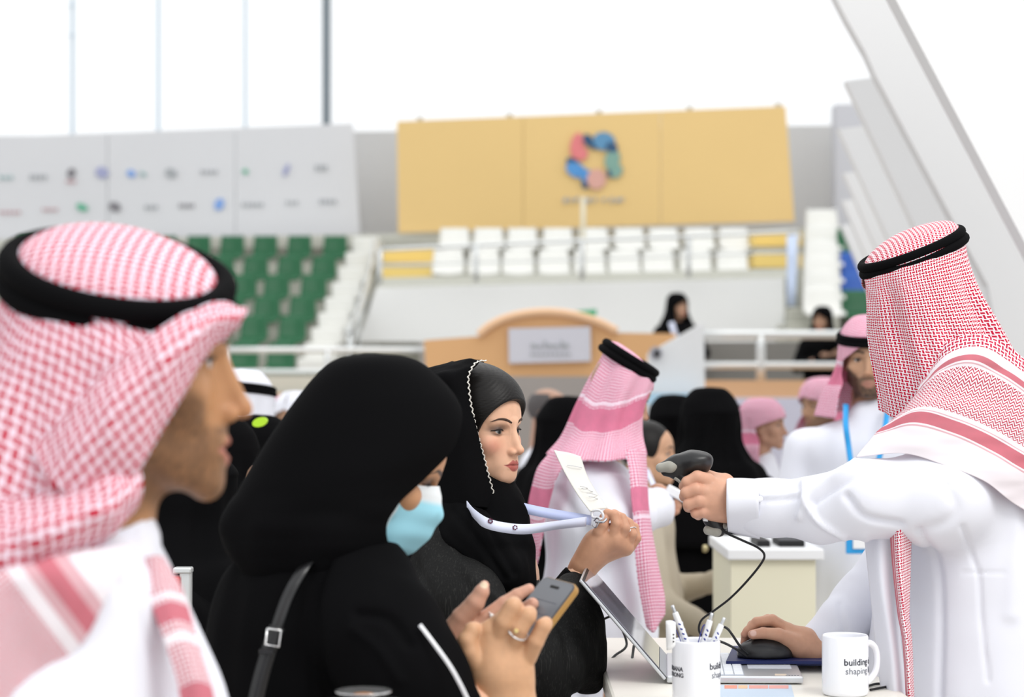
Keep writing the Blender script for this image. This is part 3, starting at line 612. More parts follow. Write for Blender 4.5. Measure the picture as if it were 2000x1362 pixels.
# grey stair at right end of the parapet + column of white seats
flight('grey_stair', 'grey concrete stair at the right end of the white parapet', [(1535, 545, 25), (1535, 660, 22), (1580, 545, 25), (1580, 660, 22)], M_conc, n=5)
for i, y in enumerate((462, 494, 526, 558, 590, 622)):
    a = W(1590, y, 26.5-i*.8); b = W(1628, y, 26.5-i*.8); struct(boxo('trim_40', a[0], b[0], a[1]-.3, a[1]+.5, 0, a[2]-.01, M_conc)); seat('stadium_seat', 1608, y, 26.5-i*.8, .44, .36, M_ws, 'white plastic seat, %s from the top in the column right of the grey stair' % ORD[i], 'column of white seats at right')
for i, (x, y, m, c) in enumerate([(1668, 500, M_gs, 'green'), (1676, 546, M_bs, 'blue'), (1676, 590, M_bs, 'blue'), (1672, 625, M_gs, 'green')]):
    a = W(x-18, y, 25.5-i*.7); b = W(x+18, y, 25.5-i*.7); struct(boxo('trim_50', a[0], b[0], a[1]-.25, a[1]+.45, 0, a[2]-.01, M_conc)); seat('stadium_seat', x, y, 25.5-i*.7, .42, .34, m, ('topmost ' if i == 0 else 'upper ' if i == 1 else 'lower ' if i == 2 else 'bottom ')+c+' plastic seat behind the head cloth of the man with the scanner', 'coloured seats at far right')
# lower level: rails, dark recess, tan band
def rail(name, label, x0, x1, ys, d, posts, r=.035, dy=0):
    q = empty(name, W(x0, ys[-1], d), label, 'railing')
    for i, y in enumerate(ys): tubeo('rail', [W(x0, y+dy, d), W(x1, y, d)], r if i == 0 else r*.8, M_steel, q, 10, 6)
    for x in posts: tubeo('post', [W(x, ys[0], d), W(x, ys[-1]+30, d)], r, M_steel, q, 10, 4)
    return q
rail('silver_railing', 'silver railing in front of the green seats at left', 425, 835, (684, 726), 18.12, (440, 640), .03)
rail('silver_railing', 'silver railing with two rails and a post right of the white booth', 1374, 1735, (654, 714), 17.2, (1486,), .04)
struct(boxo('wall_lower_left', W(250, 735, 18)[0], W(840, 735, 18)[0], 18, 18.3, 0, W(0, 735, 18)[2], M_plain('pale_kerb', (.58, .60, .54), .8)))
struct(boxo('trim_20', W(300, 772, 17.6)[0], W(840, 772, 17.6)[0], 17.6, 17.9, W(0, 800, 17.6)[2], W(0, 768, 17.6)[2], M_tanfl))
struct(boxo('wall_recess', W(1200, 660, 19)[0], W(1760, 660, 19)[0], 19, 19.3, 0, W(0, 668, 19)[2], M_plain('grey_recess', (.26, .25, .23), .8, .2, nz=.2, ns=1)))
struct(boxo('trim_21', W(1374, 748, 17)[0], W(1760, 748, 17)[0], 17, 17.4, W(0, 778, 17)[2], W(0, 743, 17)[2], M_tanfl))
struct(boxo('wall_lower_right', W(1330, 778, 16.9)[0], W(1650, 778, 16.9)[0], 16.9, 17.2, 0, W(0, 777, 16.9)[2], M_wallL))
struct(boxo('wall_middle', W(820, 735, 18.6)[0], W(1380, 735, 18.6)[0], 18.6, 18.9, 0, W(0, 668, 18.6)[2], M_plain('grey_backdrop', (.36, .33, .31), .8, .2)))
# tan kiosk with arched top
kd = 14.0
ki = empty('arched_kiosk', W(1020, 740, kd), 'tan kiosk front with an arched top and a grey sign', 'kiosk')
pts = [(828, 665), (935, 657), (955, 640), (985, 625), (1020, 616), (1060, 612), (1100, 614), (1140, 622), (1175, 634), (1205, 650), (1320, 652), (1330, 735), (832, 735)]
flat_poly('fascia', pts, kd, M_tan, ki, .25)
rim = tubeo('rim', [W(x, y-2, kd-.02) for x, y in pts[1:10]], .03, M_plain('peach_edge', (.80, .52, .32), .6), ki, 8, 40)
for x in (842, 1318): boxo('post', W(x-10, 0, kd)[0], W(x+10, 0, kd)[0], kd+.02, kd+.2, 0, W(0, 735, kd)[2], M_tan, ki)
sg = flat_poly('sign', [(993, 642), (1153, 638), (1154, 706), (994, 710)], kd-.06, M_plain('sign_grey', (.62, .62, .68), .6), ki, .05)
for k, (x, w, h) in enumerate([(1042, 10, 9), (1054, 8, 6), (1064, 4, 15), (1074, 10, 8), (1086, 9, 8), (1097, 4, 15), (1106, 10, 9)]): flat_poly('sign_letter', [(x-w/2, 680-h), (x+w/2, 680-h+1), (x+w/2, 680), (x-w/2, 680)], kd-.07, LM['g'], sg, .008)
for k in range(9): flat_poly('sign_letter', [(1036+k*9, 690), (1042+k*9, 690), (1042+k*9, 694), (1036+k*9, 694)], kd-.07, LM['g'], sg, .008)
gx = empty('green_exit_sign', W(1147, 612, 20), 'small green sign peeking over the arched kiosk', 'sign')
flat_poly('face', [(1118, 608), (1165, 604), (1165, 616), (1120, 620)], 18.7, M_plain('exit_green', (.05, .42, .20), .5), gx, .08); tubeo('hanger', [W(1142, 614, 18.75), W(1142, 670, 18.75)], .02, M_steel, gx, 6, 3)
# white booth panel with disc emblem
wbp = empty('white_booth', W(1330, 800, 13.2), 'white angular booth panel with a small round dark emblem', 'booth')
flat_poly('panel', [(1268, 690), (1375, 630), (1377, 770), (1372, 960), (1258, 960)], 13.2, M_white, wbp, .2)
flat_poly('emblem', ellp(1281, 690, 13, 13), 13.16, M_plain('emblem_grey', (.45, .45, .5), .6), wbp, .02); flat_poly('emblem_mark', ellp(1283, 691, 6, 8), 13.14, M_blackpl, wbp, .02)
boxo('blue_band', W(1262, 0, 13.1)[0], W(1368, 0, 13.1)[0], 13.05, 13.15, W(0, 790, 13.1)[2], W(0, 768, 13.1)[2], M_plain('pale_blue', (.45, .68, .85), .5), wbp)
# louvred white structure at right
lv = empty('white_louvre_booth', (W(1800, 700, 8)[0], 8, 0), 'tall white exhibition booth of overlapping slanted boards', 'booth')
M_fin = M_plain('white_board', (.80, .805, .81), .6, .25, nz=.01, ns=1)
FINS = [(5.6, 1750, 0, .53), (8.2, 1640, 0, .52), (10.6, 1652, 158, .5), (12.8, 1638, 252, .48), (15.0, 1648, 338, .46), (17.2, 1645, 392, .45), (19.6, 1643, 440, .44)]
for k, (d, x, y, sl) in enumerate(FINS):
    # board: left edge slants down-right from (x,y)
    if k < 2: top = [(x-470*sl*1.6, y-470*1.6)]
    else: top = [(x, y), (x+66, y-10)]
    L = top[0]; bot = (x+sl*520, y+520) if k < 2 else (x+sl*(640-y)*.95, 640)
    if k >= 2: pts = [L, (x+68, y-9), (x+70, y-130), (x+420, y-260), (2600, y-260), (2600, 1500), (bot[0]+120, 1500), bot]
    elif k == 1: pts = [(L[0]-0, L[1]), (2600, L[1]), (2600, 1500), (x+sl*900, 1500), (x+sl*560, 560), (1712, 150), (1692, 105), (1655, 40)]
    else: pts = [L, (2700, L[1]), (2700, 1500), (x+sl*1500, 1500), (x+sl*470, 470)]
    flat_poly('board', pts, d, M_fin, lv, .10)
# ------------------------------------------------------------------ desk and the things on it
TZ = CAMZ-.5105
M_desk = M_plain('cream_desk_top', (.80, .77, .70), .35, .4, nz=.02, ns=6)
M_alu = M_plain('laptop_aluminium', (.62, .64, .67), .3, .5, .7)
M_keys = M_plain('key_white', (.78, .81, .86), .5, .3)
M_cer = M_plain('white_ceramic', (.86, .87, .92), .12, .5)
M_text = M_plain('navy_black_print', (.02, .022, .035), .6, .2); M_text2 = M_plain('grey_print', (.13, .14, .17), .6, .2)
M_navy = M_plain('navy_cover', (.012, .02, .10), .5, .3); M_rub = M_plain('black_rubber', (.010, .010, .011), .5, .3); M_penw = M_plain('pen_white', (.85, .86, .88), .25, .5); M_blue = M_plain('pen_blue', (.015, .03, .28), .4, .3)
desk = empty('reception_desk', (.75, 3.75, 0), 'cream topped reception desk carrying the laptop and the mugs', 'desk')
boxo('desk_top', .165, .66, 2.95, 4.10, TZ-.04, TZ, M_desk, desk, .006)
boxo('front_panel', .20, .63, 3.02, 4.02, 0, TZ-.04, M_white, desk, .004)
boxo('plinth', .23, .60, 3.05, 3.99, 0, .08, M_dark, desk)
boxo('desk_return', .66, 1.5, 3.84, 4.10, TZ-.04, TZ, M_desk, desk, .006); boxo('return_panel', .64, 1.45, 3.87, 4.02, 0, TZ-.04, M_white, desk)
# paper brochure at the bottom edge
def atdesk(x, y, z=0): # pixel on desk-height plane
    v = _R @ np.array([(x-1000)/FPX, 1.0, -(y-681)/FPX]); t = (TZ+z-CAMZ)/v[2]; return v*t+np.array([0, 0, CAMZ])
def slab(name, corners, h, mat, parent=None, z=0, bev=0):
    P = [atdesk(x, y, z+h) if len(c_) == 2 else c_ for c_ in corners for x, y in [c_[:2]]]; bm = bmesh.new(); t = [bm.verts.new(p) for p in P]; b = [bm.verts.new(p-np.array([0, 0, h])) for p in P]; n = len(P)
    bm.faces.new(t); bm.faces.new(b[::-1])
    for i in range(n): bm.faces.new([t[i], b[i], b[(i+1) % n], t[(i+1) % n]])
    if bev: bmesh.ops.bevel(bm, geom=[e for e in bm.edges if abs(e.verts[0].co.z-e.verts[1].co.z) > h*.5], offset=bev, segments=4, affect='EDGES', profile=.5)
    return link(name, bm_mesh(name, bm), mat, parent)
bro = empty('brochure', atdesk(1480, 1355), 'glossy brochure with orange and blue print lying under the laptop edge', 'brochure')
slab('sheet', [(1405, 1375), (1405, 1338), (1545, 1338), (1555, 1375)], .002, M_plain('brochure_blue', (.50, .60, .72), .4), bro)
for k, (a, b, c) in enumerate([(1415, 1440, (.75, .25, .15)), (1442, 1460, (.72, .45, .25)), (1463, 1500, (.70, .30, .25)), (1502, 1540, (.72, .32, .28))]): slab('photo', [(a, 1345), (a, 1339), (b, 1339), (b, 1345)], .0005, M_plain('brochure_print_%s' % ['red', 'orange', 'coral', 'rose'][k], c, .4), bro, .002)
# laptop ------------------------------------------------------------
lt = empty('laptop', atdesk(1430, 1332), 'silver open laptop with white keys and a reflective tilted screen', 'laptop')
LO = np.array(atdesk(1302, 1337)); ang = math.radians(-3.5); EX = np.array([math.cos(ang), math.sin(ang), 0]); EY = np.array([-math.sin(ang)*-1*-1, math.cos(ang), 0]); EY = np.array([.075, .997, 0]); EX = np.array([.998, -.03, 0])
LD, LWd, LH = .236, .305, .014   # depth of base (hinge -> front, along EX), width along EY
def lb(name, u0, u1, v0, v1, z0, z1, mat, parent, bev=.0, O=None, X=None, Y=None, Z=None):
    O = LO if O is None else O; X = EX if X is None else X; Y = EY if Y is None else Y; Z = np.array([0, 0, 1.]) if Z is None else Z
    bm = bmesh.new(); box(bm, u0, u1, v0, v1, z0, z1, bev, 2)
    for v in bm.verts: v.co = Vector(O+X*v.co.x+Y*v.co.y+Z*v.co.z)
    return link(name, bm_mesh(name, bm), mat, parent)
base = lb('base', 0, LD, 0, LWd, .002, LH, M_alu, lt, .003)
kb = lb('keyboard_deck', .03, .135, .012, LWd-.012, LH, LH+.0006, M_plain('deck_grey', (.42, .45, .50), .4), lt)
for i in range(6):
    for j in range(14):
        lb('key', .033+i*.0170, .033+i*.0170+.0150, .015+j*.0198, .015+j*.0198+.0180, LH+.0006, LH+.0022, M_keys, kb)
lb('trackpad', .145, .222, .10, .215, LH, LH+.0006, M_plain('trackpad', (.70, .73, .78), .3), lt)
lb('sticker', .188, .208, .012, .030, LH, LH+.0005, M_plain('beige_sticker', (.60, .50, .40), .5), lt)
for k in range(5): lb('print', .206+k*.005, .209+k*.005, .010, .015, LH, LH+.0004, M_text2, lt)
o_ = tubeo('audio_port', [LO+EX*.058+EY*-.0006+np.array([0, 0, .008]), LO+EX*.058+EY*.003+np.array([0, 0, .008])], .0026, M_rub, lt, 12, 3)
for k in (.075, .085): lb('port', k, k+.004, -.0006, .002, .006, .009, M_penw, lt)
# lid: leans back to the left
LA = math.radians(49.3); ZX = np.array([-math.cos(LA), 0, math.sin(LA)]); NZ = np.cross(EY, ZX)*1.0; NZ = NZ/np.linalg.norm(NZ); NZ = NZ if NZ[0] > 0 else -NZ
LO2 = LO+np.array([0, 0, .010])
lid = lb('lid', 0, .226, 0, LWd, -.006, 0, M_alu, lt, .002, LO2, ZX, EY, NZ)
lb('bezel', .002, .224, .002, LWd-.002, 0, .0006, M_rub, lid, 0, LO2, ZX, EY, NZ)
sc_ = NT('laptop_screen', .16, .6); n1 = sc_.noise(9, 1); sc_.color(sc_.mix(n1, (.10, .08, .12), (.50, .50, .62))); sc_.b.inputs['Coat Weight'].default_value = 1
lb('screen', .022, .219, .008, LWd-.008, .0006, .0016, sc_.m, lid, 0, LO2, ZX, EY, NZ)
lb('hinge_bar', .001, .020, .006, LWd-.006, .0006, .0016, M_plain('hinge_grey', (.40, .41, .43), .35, .5, .5), lid, 0, LO2, ZX, EY, NZ)
# folder under the mouse
fo = empty('navy_folder', atdesk(1520, 1290), 'navy blue folder lying behind the laptop keys under the mouse', 'folder')
slab('cover', [(1418, 1292), (1432, 1262), (1640, 1262), (1652, 1292)], .005, M_navy, fo, .016, .0)
slab('pages', [(1421, 1290), (1434, 1264), (1638, 1264), (1650, 1290)], .010, M_plain('page_edges', (.10, .12, .30), .7), fo, .006)
for nm, c, off in (('cup', None, None),): pass
# mugs ---------------------------------------------------------------
def text_obj(name, body, size, mat, parent, bold=0):
    cu = bpy.data.curves.new(name, 'FONT'); cu.body = body; cu.size = size; cu.extrude = .0002; cu.offset = bold; cu.align_x = 'LEFT'; cu.resolution_u = 3
    t = bpy.data.objects.new('tmp', cu); COL.objects.link(t); bpy.context.view_layer.update(); dg = bpy.context.evaluated_depsgraph_get(); me = bpy.data.meshes.new_from_object(t.evaluated_get(dg)); bpy.data.objects.remove(t); return me
def wrap_text(name, body, size, c, r, phi, z, mat, parent, bold=0):
    me = text_obj(name, body, size, mat, parent, bold); 
    bm = bmesh.new(); bm.from_mesh(me); bmesh.ops.subdivide_edges(bm, edges=[e for e in bm.edges if e.calc_length() > .003], cuts=2)
    for v in bm.verts:
        a = phi+v.co.x/r; rr = r+.0002+v.co.z; v.co = Vector((c[0]+rr*math.sin(a), c[1]-rr*math.cos(a), z+v.co.y))
    bm.to_mesh(me); bm.free(); me.materials.clear(); return link(name, me, mat, parent)
def mug(c, r, h, label, handle=None):
    q = empty('mug', c, label, 'mug'); prof = [(0, .002), (r*.86, .002), (r*.90, 0), (r*.97, .003), (r, .008), (r, h-.003), (r-.001, h-.0008), (r-.0022, h), (r-.0036, h-.001), (r-.0040, h-.004), (r-.0042, .012), (r-.010, .006), (0, .006)]
    P = []
    for a, b in zip(prof[:-1], prof[1:]): P += [a]
    P.append(prof[-1]); V, F = lathe(P, 72); link('cup', mesh_np('cup', V+c, F), M_cer, q)
    if handle is not None:
        A = np.array([[r-.002, h*.80], [r+.012, h*.83], [r+.024, h*.74], [r+.028, h*.55], [r+.024, h*.34], [r+.010, h*.20], [r-.002, h*.19]]); d = np.array([math.cos(handle), math.sin(handle), 0])
        V, F = tube([c+d*a+np.array([0, 0, b]) for a, b in A], .0055, 14, 50); link('handle', mesh_np('handle', V, F), M_cer, q)
    return q
mc = atdesk(1651, 1366); mc[1] = 3.335; mc = np.array([W(1651, 1362, 3.335)[0], 3.335, TZ]); mh = W(1650, 1240, 3.335)[2]-TZ
m1 = mug(mc, .0385, mh, 'white mug with handle and bold slogan on the right of the desk', math.radians(28))
ph = math.asin((1641-1651)*px(3.335)/.0385)
wrap_text('slogan_bold', 'building cities', .0152, mc, .0385, ph, mc[2]+mh-.0465, M_text, m1, .00022); wrap_text('slogan_light', 'shaping lives', .0150, mc, .0385, ph+.06, mc[2]+mh-.0610, M_text2, m1)
pc = np.array([W(1360, 1380, 3.2)[0], 3.2, TZ]); ph_ = W(1360, 1250, 3.2)[2]-TZ
m2 = mug(pc, .0386, ph_, 'white mug holding pens, standing in front of the laptop hinge', math.radians(75))
wrap_text('slogan_bold', 'building cities', .0148, pc, .0386, math.asin(.46), pc[2]+ph_-.0435, M_text, m2, .00022); wrap_text('slogan_light', 'shaping lives', .0145, pc, .0386, math.asin(.55), pc[2]+ph_-.0575, M_text2, m2)
wrap_text('side_print', 'URIANA', .0100, pc, .0386, -1.62, pc[2]+ph_-.0470, M_text, m2, .0002); wrap_text('side_print', 'STRONG', .0095, pc, .0386, -1.62, pc[2]+ph_-.0565, M_text, m2, .0002)
def pen(a, b, label, clip=True, r=.0052):
    a = np.array(a); b = np.array(b); d = (b-a)/np.linalg.norm(b-a); q = empty('pen', a, label, 'pen', 'pens in the mug')
    L = np.linalg.norm(b-a); tubeo('barrel', [a, a+d*L*.35, a+d*L*.86, a+d*(L-.012)], [.0022, r, r, r*.8], M_penw, q, 14, 24); tubeo('push_button', [a+d*(L-.014), b], r*.52, M_alu, q, 10, 4)
    s = np.cross(d, [0, 1., 0]); s /= np.linalg.norm(s); f = np.cross(s, d); f = f if f[1] < 0 else -f
    for k in range(5): tubeo('print', [a+d*(L*(.60+.05*k))+f*(r-.0008)-s*.0015, a+d*(L*(.60+.05*k)+.003)+f*(r-.0008)+s*.0015], .0014, M_blue, q, 6, 3)
    if clip:
        V, F, uv = ribbon([a+d*(L*.86)+s*(r+.001), a+d*(L*.80)+s*(r+.003), a+d*(L*.50)+s*(r+.0018)], [f, f, f], .0045, .0012, 12); link('clip', mesh_np('clip', V, F, smooth=False), M_blue, q)
    return q
bot = pc+np.array([0, 0, .010])
pen(bot+np.array([.020, -.005, 0]), W(1313, 1183, 3.19), 'white pen leaning to the left, tallest in the mug'); pen(bot+np.array([-.010, .018, 0]), W(1331, 1215, 3.23), 'white pen behind the tallest pen, blue clip to its right', False)
pen(bot+np.array([-.018, -.006, 0]), W(1391, 1198, 3.19), 'white pen with blue print leaning to the right'); pen(bot+np.array([-.012, .012, 0]), W(1415, 1207, 3.22), 'rightmost white pen in the mug', False)
cd = empty('price_tag', W(1312, 1260, 3.17), 'small white barcode label hanging over the left rim of the pen mug', 'label')
V, F, uv = net([[(1300, 1213, 3.155), (1311, 1212, 3.155), (1320, 1216, 3.155)], [(1301, 1245, 3.155), (1311, 1245, 3.15), (1320, 1245, 3.155)], [(1302, 1271, 3.155), (1311, 1269, 3.155), (1319, 1262, 3.155)]], 6, 8); solid(link('tag', mesh_np('tag', V, F), M_penw, cd), .0006)
for k in range(3): V, F = tube([W(1314, 1240+k*7, 3.151), W(1317, 1240+k*7, 3.151)], .0012, 6, 3); link('barcode', mesh_np('barcode', V, F), M_rub, cd)
# mouse ---------------------------------------------------------------
mo = empty('computer_mouse', W(1492, 1282, 3.64), 'black computer mouse under the hand on the navy folder', 'mouse')
zt = TZ+.022
q = Sdf((W(1440, 0, 3.6)[0], 3.56, zt-.01), (W(1550, 0, 3.7)[0], 3.72, zt+.06), .0018); mc_ = W(1493, 1275, 3.64)
q.ell((mc_[0], 3.64, zt+.006), (.052, .032, .030), 0); q.cut(2, zt, -1); V, F = q.mesh(); V = relax(V, F, 2); link('shell', mesh_np('shell', V, F), M_blackpl, mo)
tubeo('seam', [(mc_[0]-.050, 3.64-.004, zt+.014), (mc_[0]-.030, 3.64-.005, zt+.0305), (mc_[0]-.010, 3.64-.006, zt+.0358)], .0008, M_plain('mouse_grey', (.25, .25, .26), .4), mo, 6, 10)
# cables ---------------------------------------------------------------
c1 = tubeo('scanner_cable', [W(1405, 1030, 3.50), W(1420, 1042, 3.49), W(1450, 1056, 3.48), W(1480, 1070, 3.50), W(1493, 1085, 3.52), W(1484, 1105, 3.55), W(1455, 1140, 3.58), W(1425, 1170, 3.62), W(1395, 1193, 3.66), W(1370, 1212, 3.70), W(1366, 1235, 3.72), W(1385, 1255, 3.74), W(1400, 1270, 3.8)], .0021, M_rub, None, 10, 90)
tag(c1, 'thin black cable running from the scanner down to the desk', 'cable')
c2 = tubeo('mouse_cable', [W(1462, 1279, 3.60), W(1445, 1262, 3.60), W(1430, 1240, 3.62), W(1420, 1228, 3.64), W(1408, 1225, 3.66), W(1398, 1240, 3.7)], .0024, M_rub, None, 10, 40); tag(c2, 'black cable arching up from the front of the mouse', 'cable')
c3 = tubeo('mouse_cable', [W(1460, 1284, 3.60), W(1440, 1270, 3.60), W(1418, 1258, 3.64), W(1400, 1252, 3.68), W(1380, 1250, 3.72)], .0024, M_rub, None, 10, 30); tag(c3, 'short black cable running left from the mouse, lower of two', 'cable')
c4 = tubeo('power_cable', [W(1170, 1214, 3.9), W(1200, 1207, 3.88), W(1224, 1258, 3.84), W(1200, 1282, 3.80), W(1184, 1302, 3.76), W(1192, 1317, 3.72), W(1230, 1321, 3.68), W(1284, 1318, 3.62)], .0024, M_rub, None, 10, 70); tag(c4, 'black cable looping behind the laptop lid onto the white table', 'cable')
c5 = tubeo('power_cable', [W(1238, 1262, 3.82), W(1234, 1290, 3.78), W(1226, 1320, 3.70), W(1219, 1345, 3.55), W(1214, 1385, 3.45)], .0026, M_rub, None, 10, 40); tag(c5, 'black cable hanging straight down left of the laptop lid', 'cable')
c6 = tubeo('desk_cable', [atdesk(1690, 1342, .003), atdesk(1715, 1336, .003), atdesk(1738, 1340, .003), atdesk(1700, 1348, .003)], .0022, M_rub, None, 8, 30); tag(c6, 'black cable coiled on the desk right of the mug', 'cable')
hb = boxo('black_box', *[W(1705, 0, 3.9)[0], W(1745, 0, 3.9)[0], 3.86, 3.98, TZ, TZ+.030], M_rub, None, .003); tag(hb, 'small black box on the desk behind the mug handle', 'box')
gb = boxo('blue_box', *[W(1725, 0, 4.02)[0], W(1760, 0, 4.02)[0], 4.0, 4.06, TZ, TZ+.055], M_plain('light_blue_card', (.25, .55, .80), .5), None, .003); tag(gb, 'pale blue card box behind the black box by the mug', 'box')
# low glossy dome at the very bottom (object's silver edge in front of the masked woman)
# ------------------------------------------------------------------ barcode scanner in the hand
sk_ = empty('barcode_scanner', W(1345, 920, 3.5), 'black and grey handheld barcode scanner held over the desk', 'scanner')
q = Sdf(W(1275, 950, 3.44)-np.array([0, 0, .02]), W(1405, 875, 3.58)+np.array([0, 0, .03]), .0015)
D = 3.51
q.chain([(*W(1294, 912, D), .0085), (*W(1322, 907, D), .015), (*W(1350, 905, D), .020), (*W(1370, 906, D), .018)], .012)
q.ell(W(1362, 899, D), (.026, .026, .013), .012, rot=(0, -.12, 0)); q.cap(W(1300, 922, D), W(1335, 925, D), .008, .013, .006)
V, F = q.mesh(); V = relax(V, F, 2); link('head', mesh_np('head', V, F), M_blackpl, sk_)
M_sg = M_plain('scanner_grey', (.34, .33, .29), .4, .4)
q = Sdf(W(1275, 950, 3.44), W(1345, 890, 3.58), .0014); q.chain([(*W(1290, 914, D-.003), .0085), (*W(1310, 912, D-.007), .0100), (*W(1334, 906, D-.012), .0065)], .006); V, F = q.mesh(); V = relax(V, F, 2); link('front_shell', mesh_np('front_shell', V, F), M_sg, sk_)
q = Sdf(W(1290, 1060, 3.44), W(1430, 905, 3.58), .0016); q.chain([(*W(1325, 920, D), .012), (*W(1345, 945, D), .013), (*W(1370, 985, D), .014), (*W(1392, 1015, D), .0145), (*W(1402, 1032, D), .016)], .008); q.cap(W(1312, 928, D), W(1332, 934, D), .006, .008, .004); V, F = q.mesh(); V = relax(V, F, 2); link('grip', mesh_np('grip', V, F), M_blackpl, sk_)
q = Sdf(W(1365, 1060, 3.44), W(1430, 995, 3.58), .0014); q.chain([(*W(1383, 1036, D-.006), .0085), (*W(1400, 1038, D-.008), .0085), (*W(1413, 1028, D-.006), .007)], .004); V, F = q.mesh(); V = relax(V, F, 2); link('base_cap', mesh_np('base_cap', V, F), M_sg, sk_)
tubeo('trigger', [W(1318, 933, D-.004), W(1328, 940, D-.006), W(1334, 950, D-.006)], .004, M_sg, sk_, 8, 10)
tubeo('latch', [W(1374, 1013, D-.012), W(1383, 1014, D-.014)], .005, M_penw, sk_, 8, 5)
# ------------------------------------------------------------------ man holding the scanner (right)
SK_M = (.58, .33, .22)
rm = empty('person', (W(1890, 0, 3.58)[0], 3.58, 0), 'man in white robe and red checked head cloth holding a scanner, at right', 'person')
hp = W(1798, 600, 3.58); he = (math.radians(-20), 0, math.radians(90-16)); hpl = tuple(hp)
V1, F1, C1 = head_mesh(.003, male=True, skin=SK_M, beard=.8); V1 = xf(V1, hpl, he, .93)
D = 3.50
def wp(lst): return [(*W(x, y, d), r) for x, y, d, r in lst]
# hand on the scanner: back of the hand faces the camera, fingers curl left round the grip
hand = {'palm': [wp([(1440, 975, D, .026), (1405, 968, D, .026), (1380, 944, D-.004, .0145)]), wp([(1440, 990, D, .025), (1400, 985, D-.004, .022), (1378, 966, D-.010, .015)]), wp([(1440, 985, D, .024), (1405, 985, D, .020), (1382, 984, D-.010, .0145)]), wp([(1430, 1000, D, .020), (1404, 997, D-.002, .016), (1388, 1000, D-.006, .0125)]), wp([(1415, 945, D+.015, .018), (1385, 945, D+.022, .014)])],
 'index': wp([(1382, 938, D-.008, .0125), (1362, 932, D-.016, .0112), (1342, 942, D-.014, .0100), (1336, 950, D+.000, .0090), (1345, 954, D+.016, .0080)]),
 'middle': wp([(1380, 962, D-.012, .0125), (1360, 957, D-.022, .0112), (1340, 963, D-.018, .0102), (1337, 970, D-.002, .0092), (1345, 974, D+.014, .0080)]),
 'ring': wp([(1382, 984, D-.012, .0120), (1364, 979, D-.022, .0110), (1345, 985, D-.018, .0100), (1345, 991, D-.002, .0090), (1352, 994, D+.014, .0080)]),
 'little': wp([(1388, 1000, D-.008, .0110), (1374, 1001, D-.018, .0098), (1359, 1003, D-.014, .0088), (1364, 1008, D+.002, .0078)]),
 'thumb': wp([(1400, 940, D+.020, .0150), (1375, 928, D+.030, .0115), (1352, 925, D+.032, .0100), (1340, 930, D+.030, .0085)])}
V2, F2, C2 = hand_sdf(hand, skin=(.62, .34, .23), tips=(.68, .33, .26), res=.0016)
D2 = 3.66
hand2 = {'palm': [wp([(1592, 1268, D2, .023), (1570, 1254, D2, .024), (1540, 1236, D2-.004, .0165)]), wp([(1592, 1272, D2+.01, .022), (1565, 1256, D2+.022, .022), (1530, 1234, D2+.028, .014)]), wp([(1590, 1275, D2-.01, .020), (1562, 1265, D2-.016, .018), (1535, 1252, D2-.022, .014)])],
 'index': wp([(1536, 1230, D2-.004, .0125), (1508, 1212, D2-.008, .0108), (1478, 1216, D2-.010, .0095), (1460, 1233, D2-.010, .0080), (1454, 1240, D2-.010, .0070)]),
 'middle': wp([(1530, 1228, D2+.014, .0125), (1500, 1212, D2+.014, .0108), (1470, 1222, D2+.012, .0092), (1456, 1245, D2+.010, .0078), (1453, 1256, D2+.01, .0068)]),
 'ring': wp([(1528, 1230, D2+.030, .0120), (1498, 1222, D2+.034, .0100), (1472, 1236, D2+.034, .0086), (1458, 1258, D2+.032, .0072)]),
 'little': wp([(1530, 1238, D2+.046, .0105), (1505, 1240, D2+.050, .0088), (1480, 1256, D2+.050, .0075), (1470, 1270, D2+.048, .0066)]),
 'thumb': wp([(1555, 1256, D2-.022, .0150), (1520, 1240, D2-.032, .0120), (1490, 1237, D2-.034, .0102), (1470, 1240, D2-.034, .0088)])}
V3, F3, C3 = hand_sdf(hand2, skin=(.58, .32, .21), tips=(.66, .30, .22), res=.0016, nails=[(W(1471, 1237, D2-.042), .006)])
V4, F4, C4 = inner_body((W(1900, 0, 3.60)[0], 3.60, 0), W(1830, 790, 3.58)[2], .92, (-.02, .03), width=.62, face=math.radians(90), skin=SK_M, hands=[(-1, W(1700, 975, 3.44), W(1450, 985, 3.50)), (1, W(1730, 1140, 3.75), W(1600, 1266, 3.67))])
V, F, C = join([(V1, F1, C1), (V2, F2, C2), (V3, F3, C3), (V4, F4, C4)]); link('body', mesh_np('body', V, F, col=C), MT['skin'], rm)
# robe ------------------------------------------------------------
def garment(name, sdf, mat, parent, strokes=(), nz=(.10, .10, .35), amp=.006, it=2, seed=0, mask=None):
    V, F = sdf.mesh(); V = relax(V, F, it, .5); N = vnormals(V, F); X, Y = proj(V); d = folds(V, nz, seed)*amp
    if mask is not None: d *= mask(V)
    for pts, w, h in strokes:
        P = np.array(pts, float); C = catmull(P, 24); best = np.full(len(V), 1e9)
        for a, b in zip(C[:-1], C[1:]):
            ab = b-a; L = ab@ab+1e-9; t = np.clip(((X-a[0])*ab[0]+(Y-a[1])*ab[1])/L, 0, 1); sg = np.hypot(X-a[0]-ab[0]*t, Y-a[1]-ab[1]*t); best = np.minimum(best, sg)
        front = N[:, 1] < .1; d = d+np.where(front, h*np.exp(-(best/w)**2), 0)
    V = V+N*d[:, None]; return link(name, mesh_np(name, V, F), mat, parent)
q = Sdf((W(1380, 0, 3.5)[0], 3.22, .10), (W(2190, 0, 3.6)[0], 4.0, W(0, 830, 3.5)[2]), .0048)
bx_ = W(1905, 0, 3.6)[0]
def hk(x, y, d): return W(x, y, d)
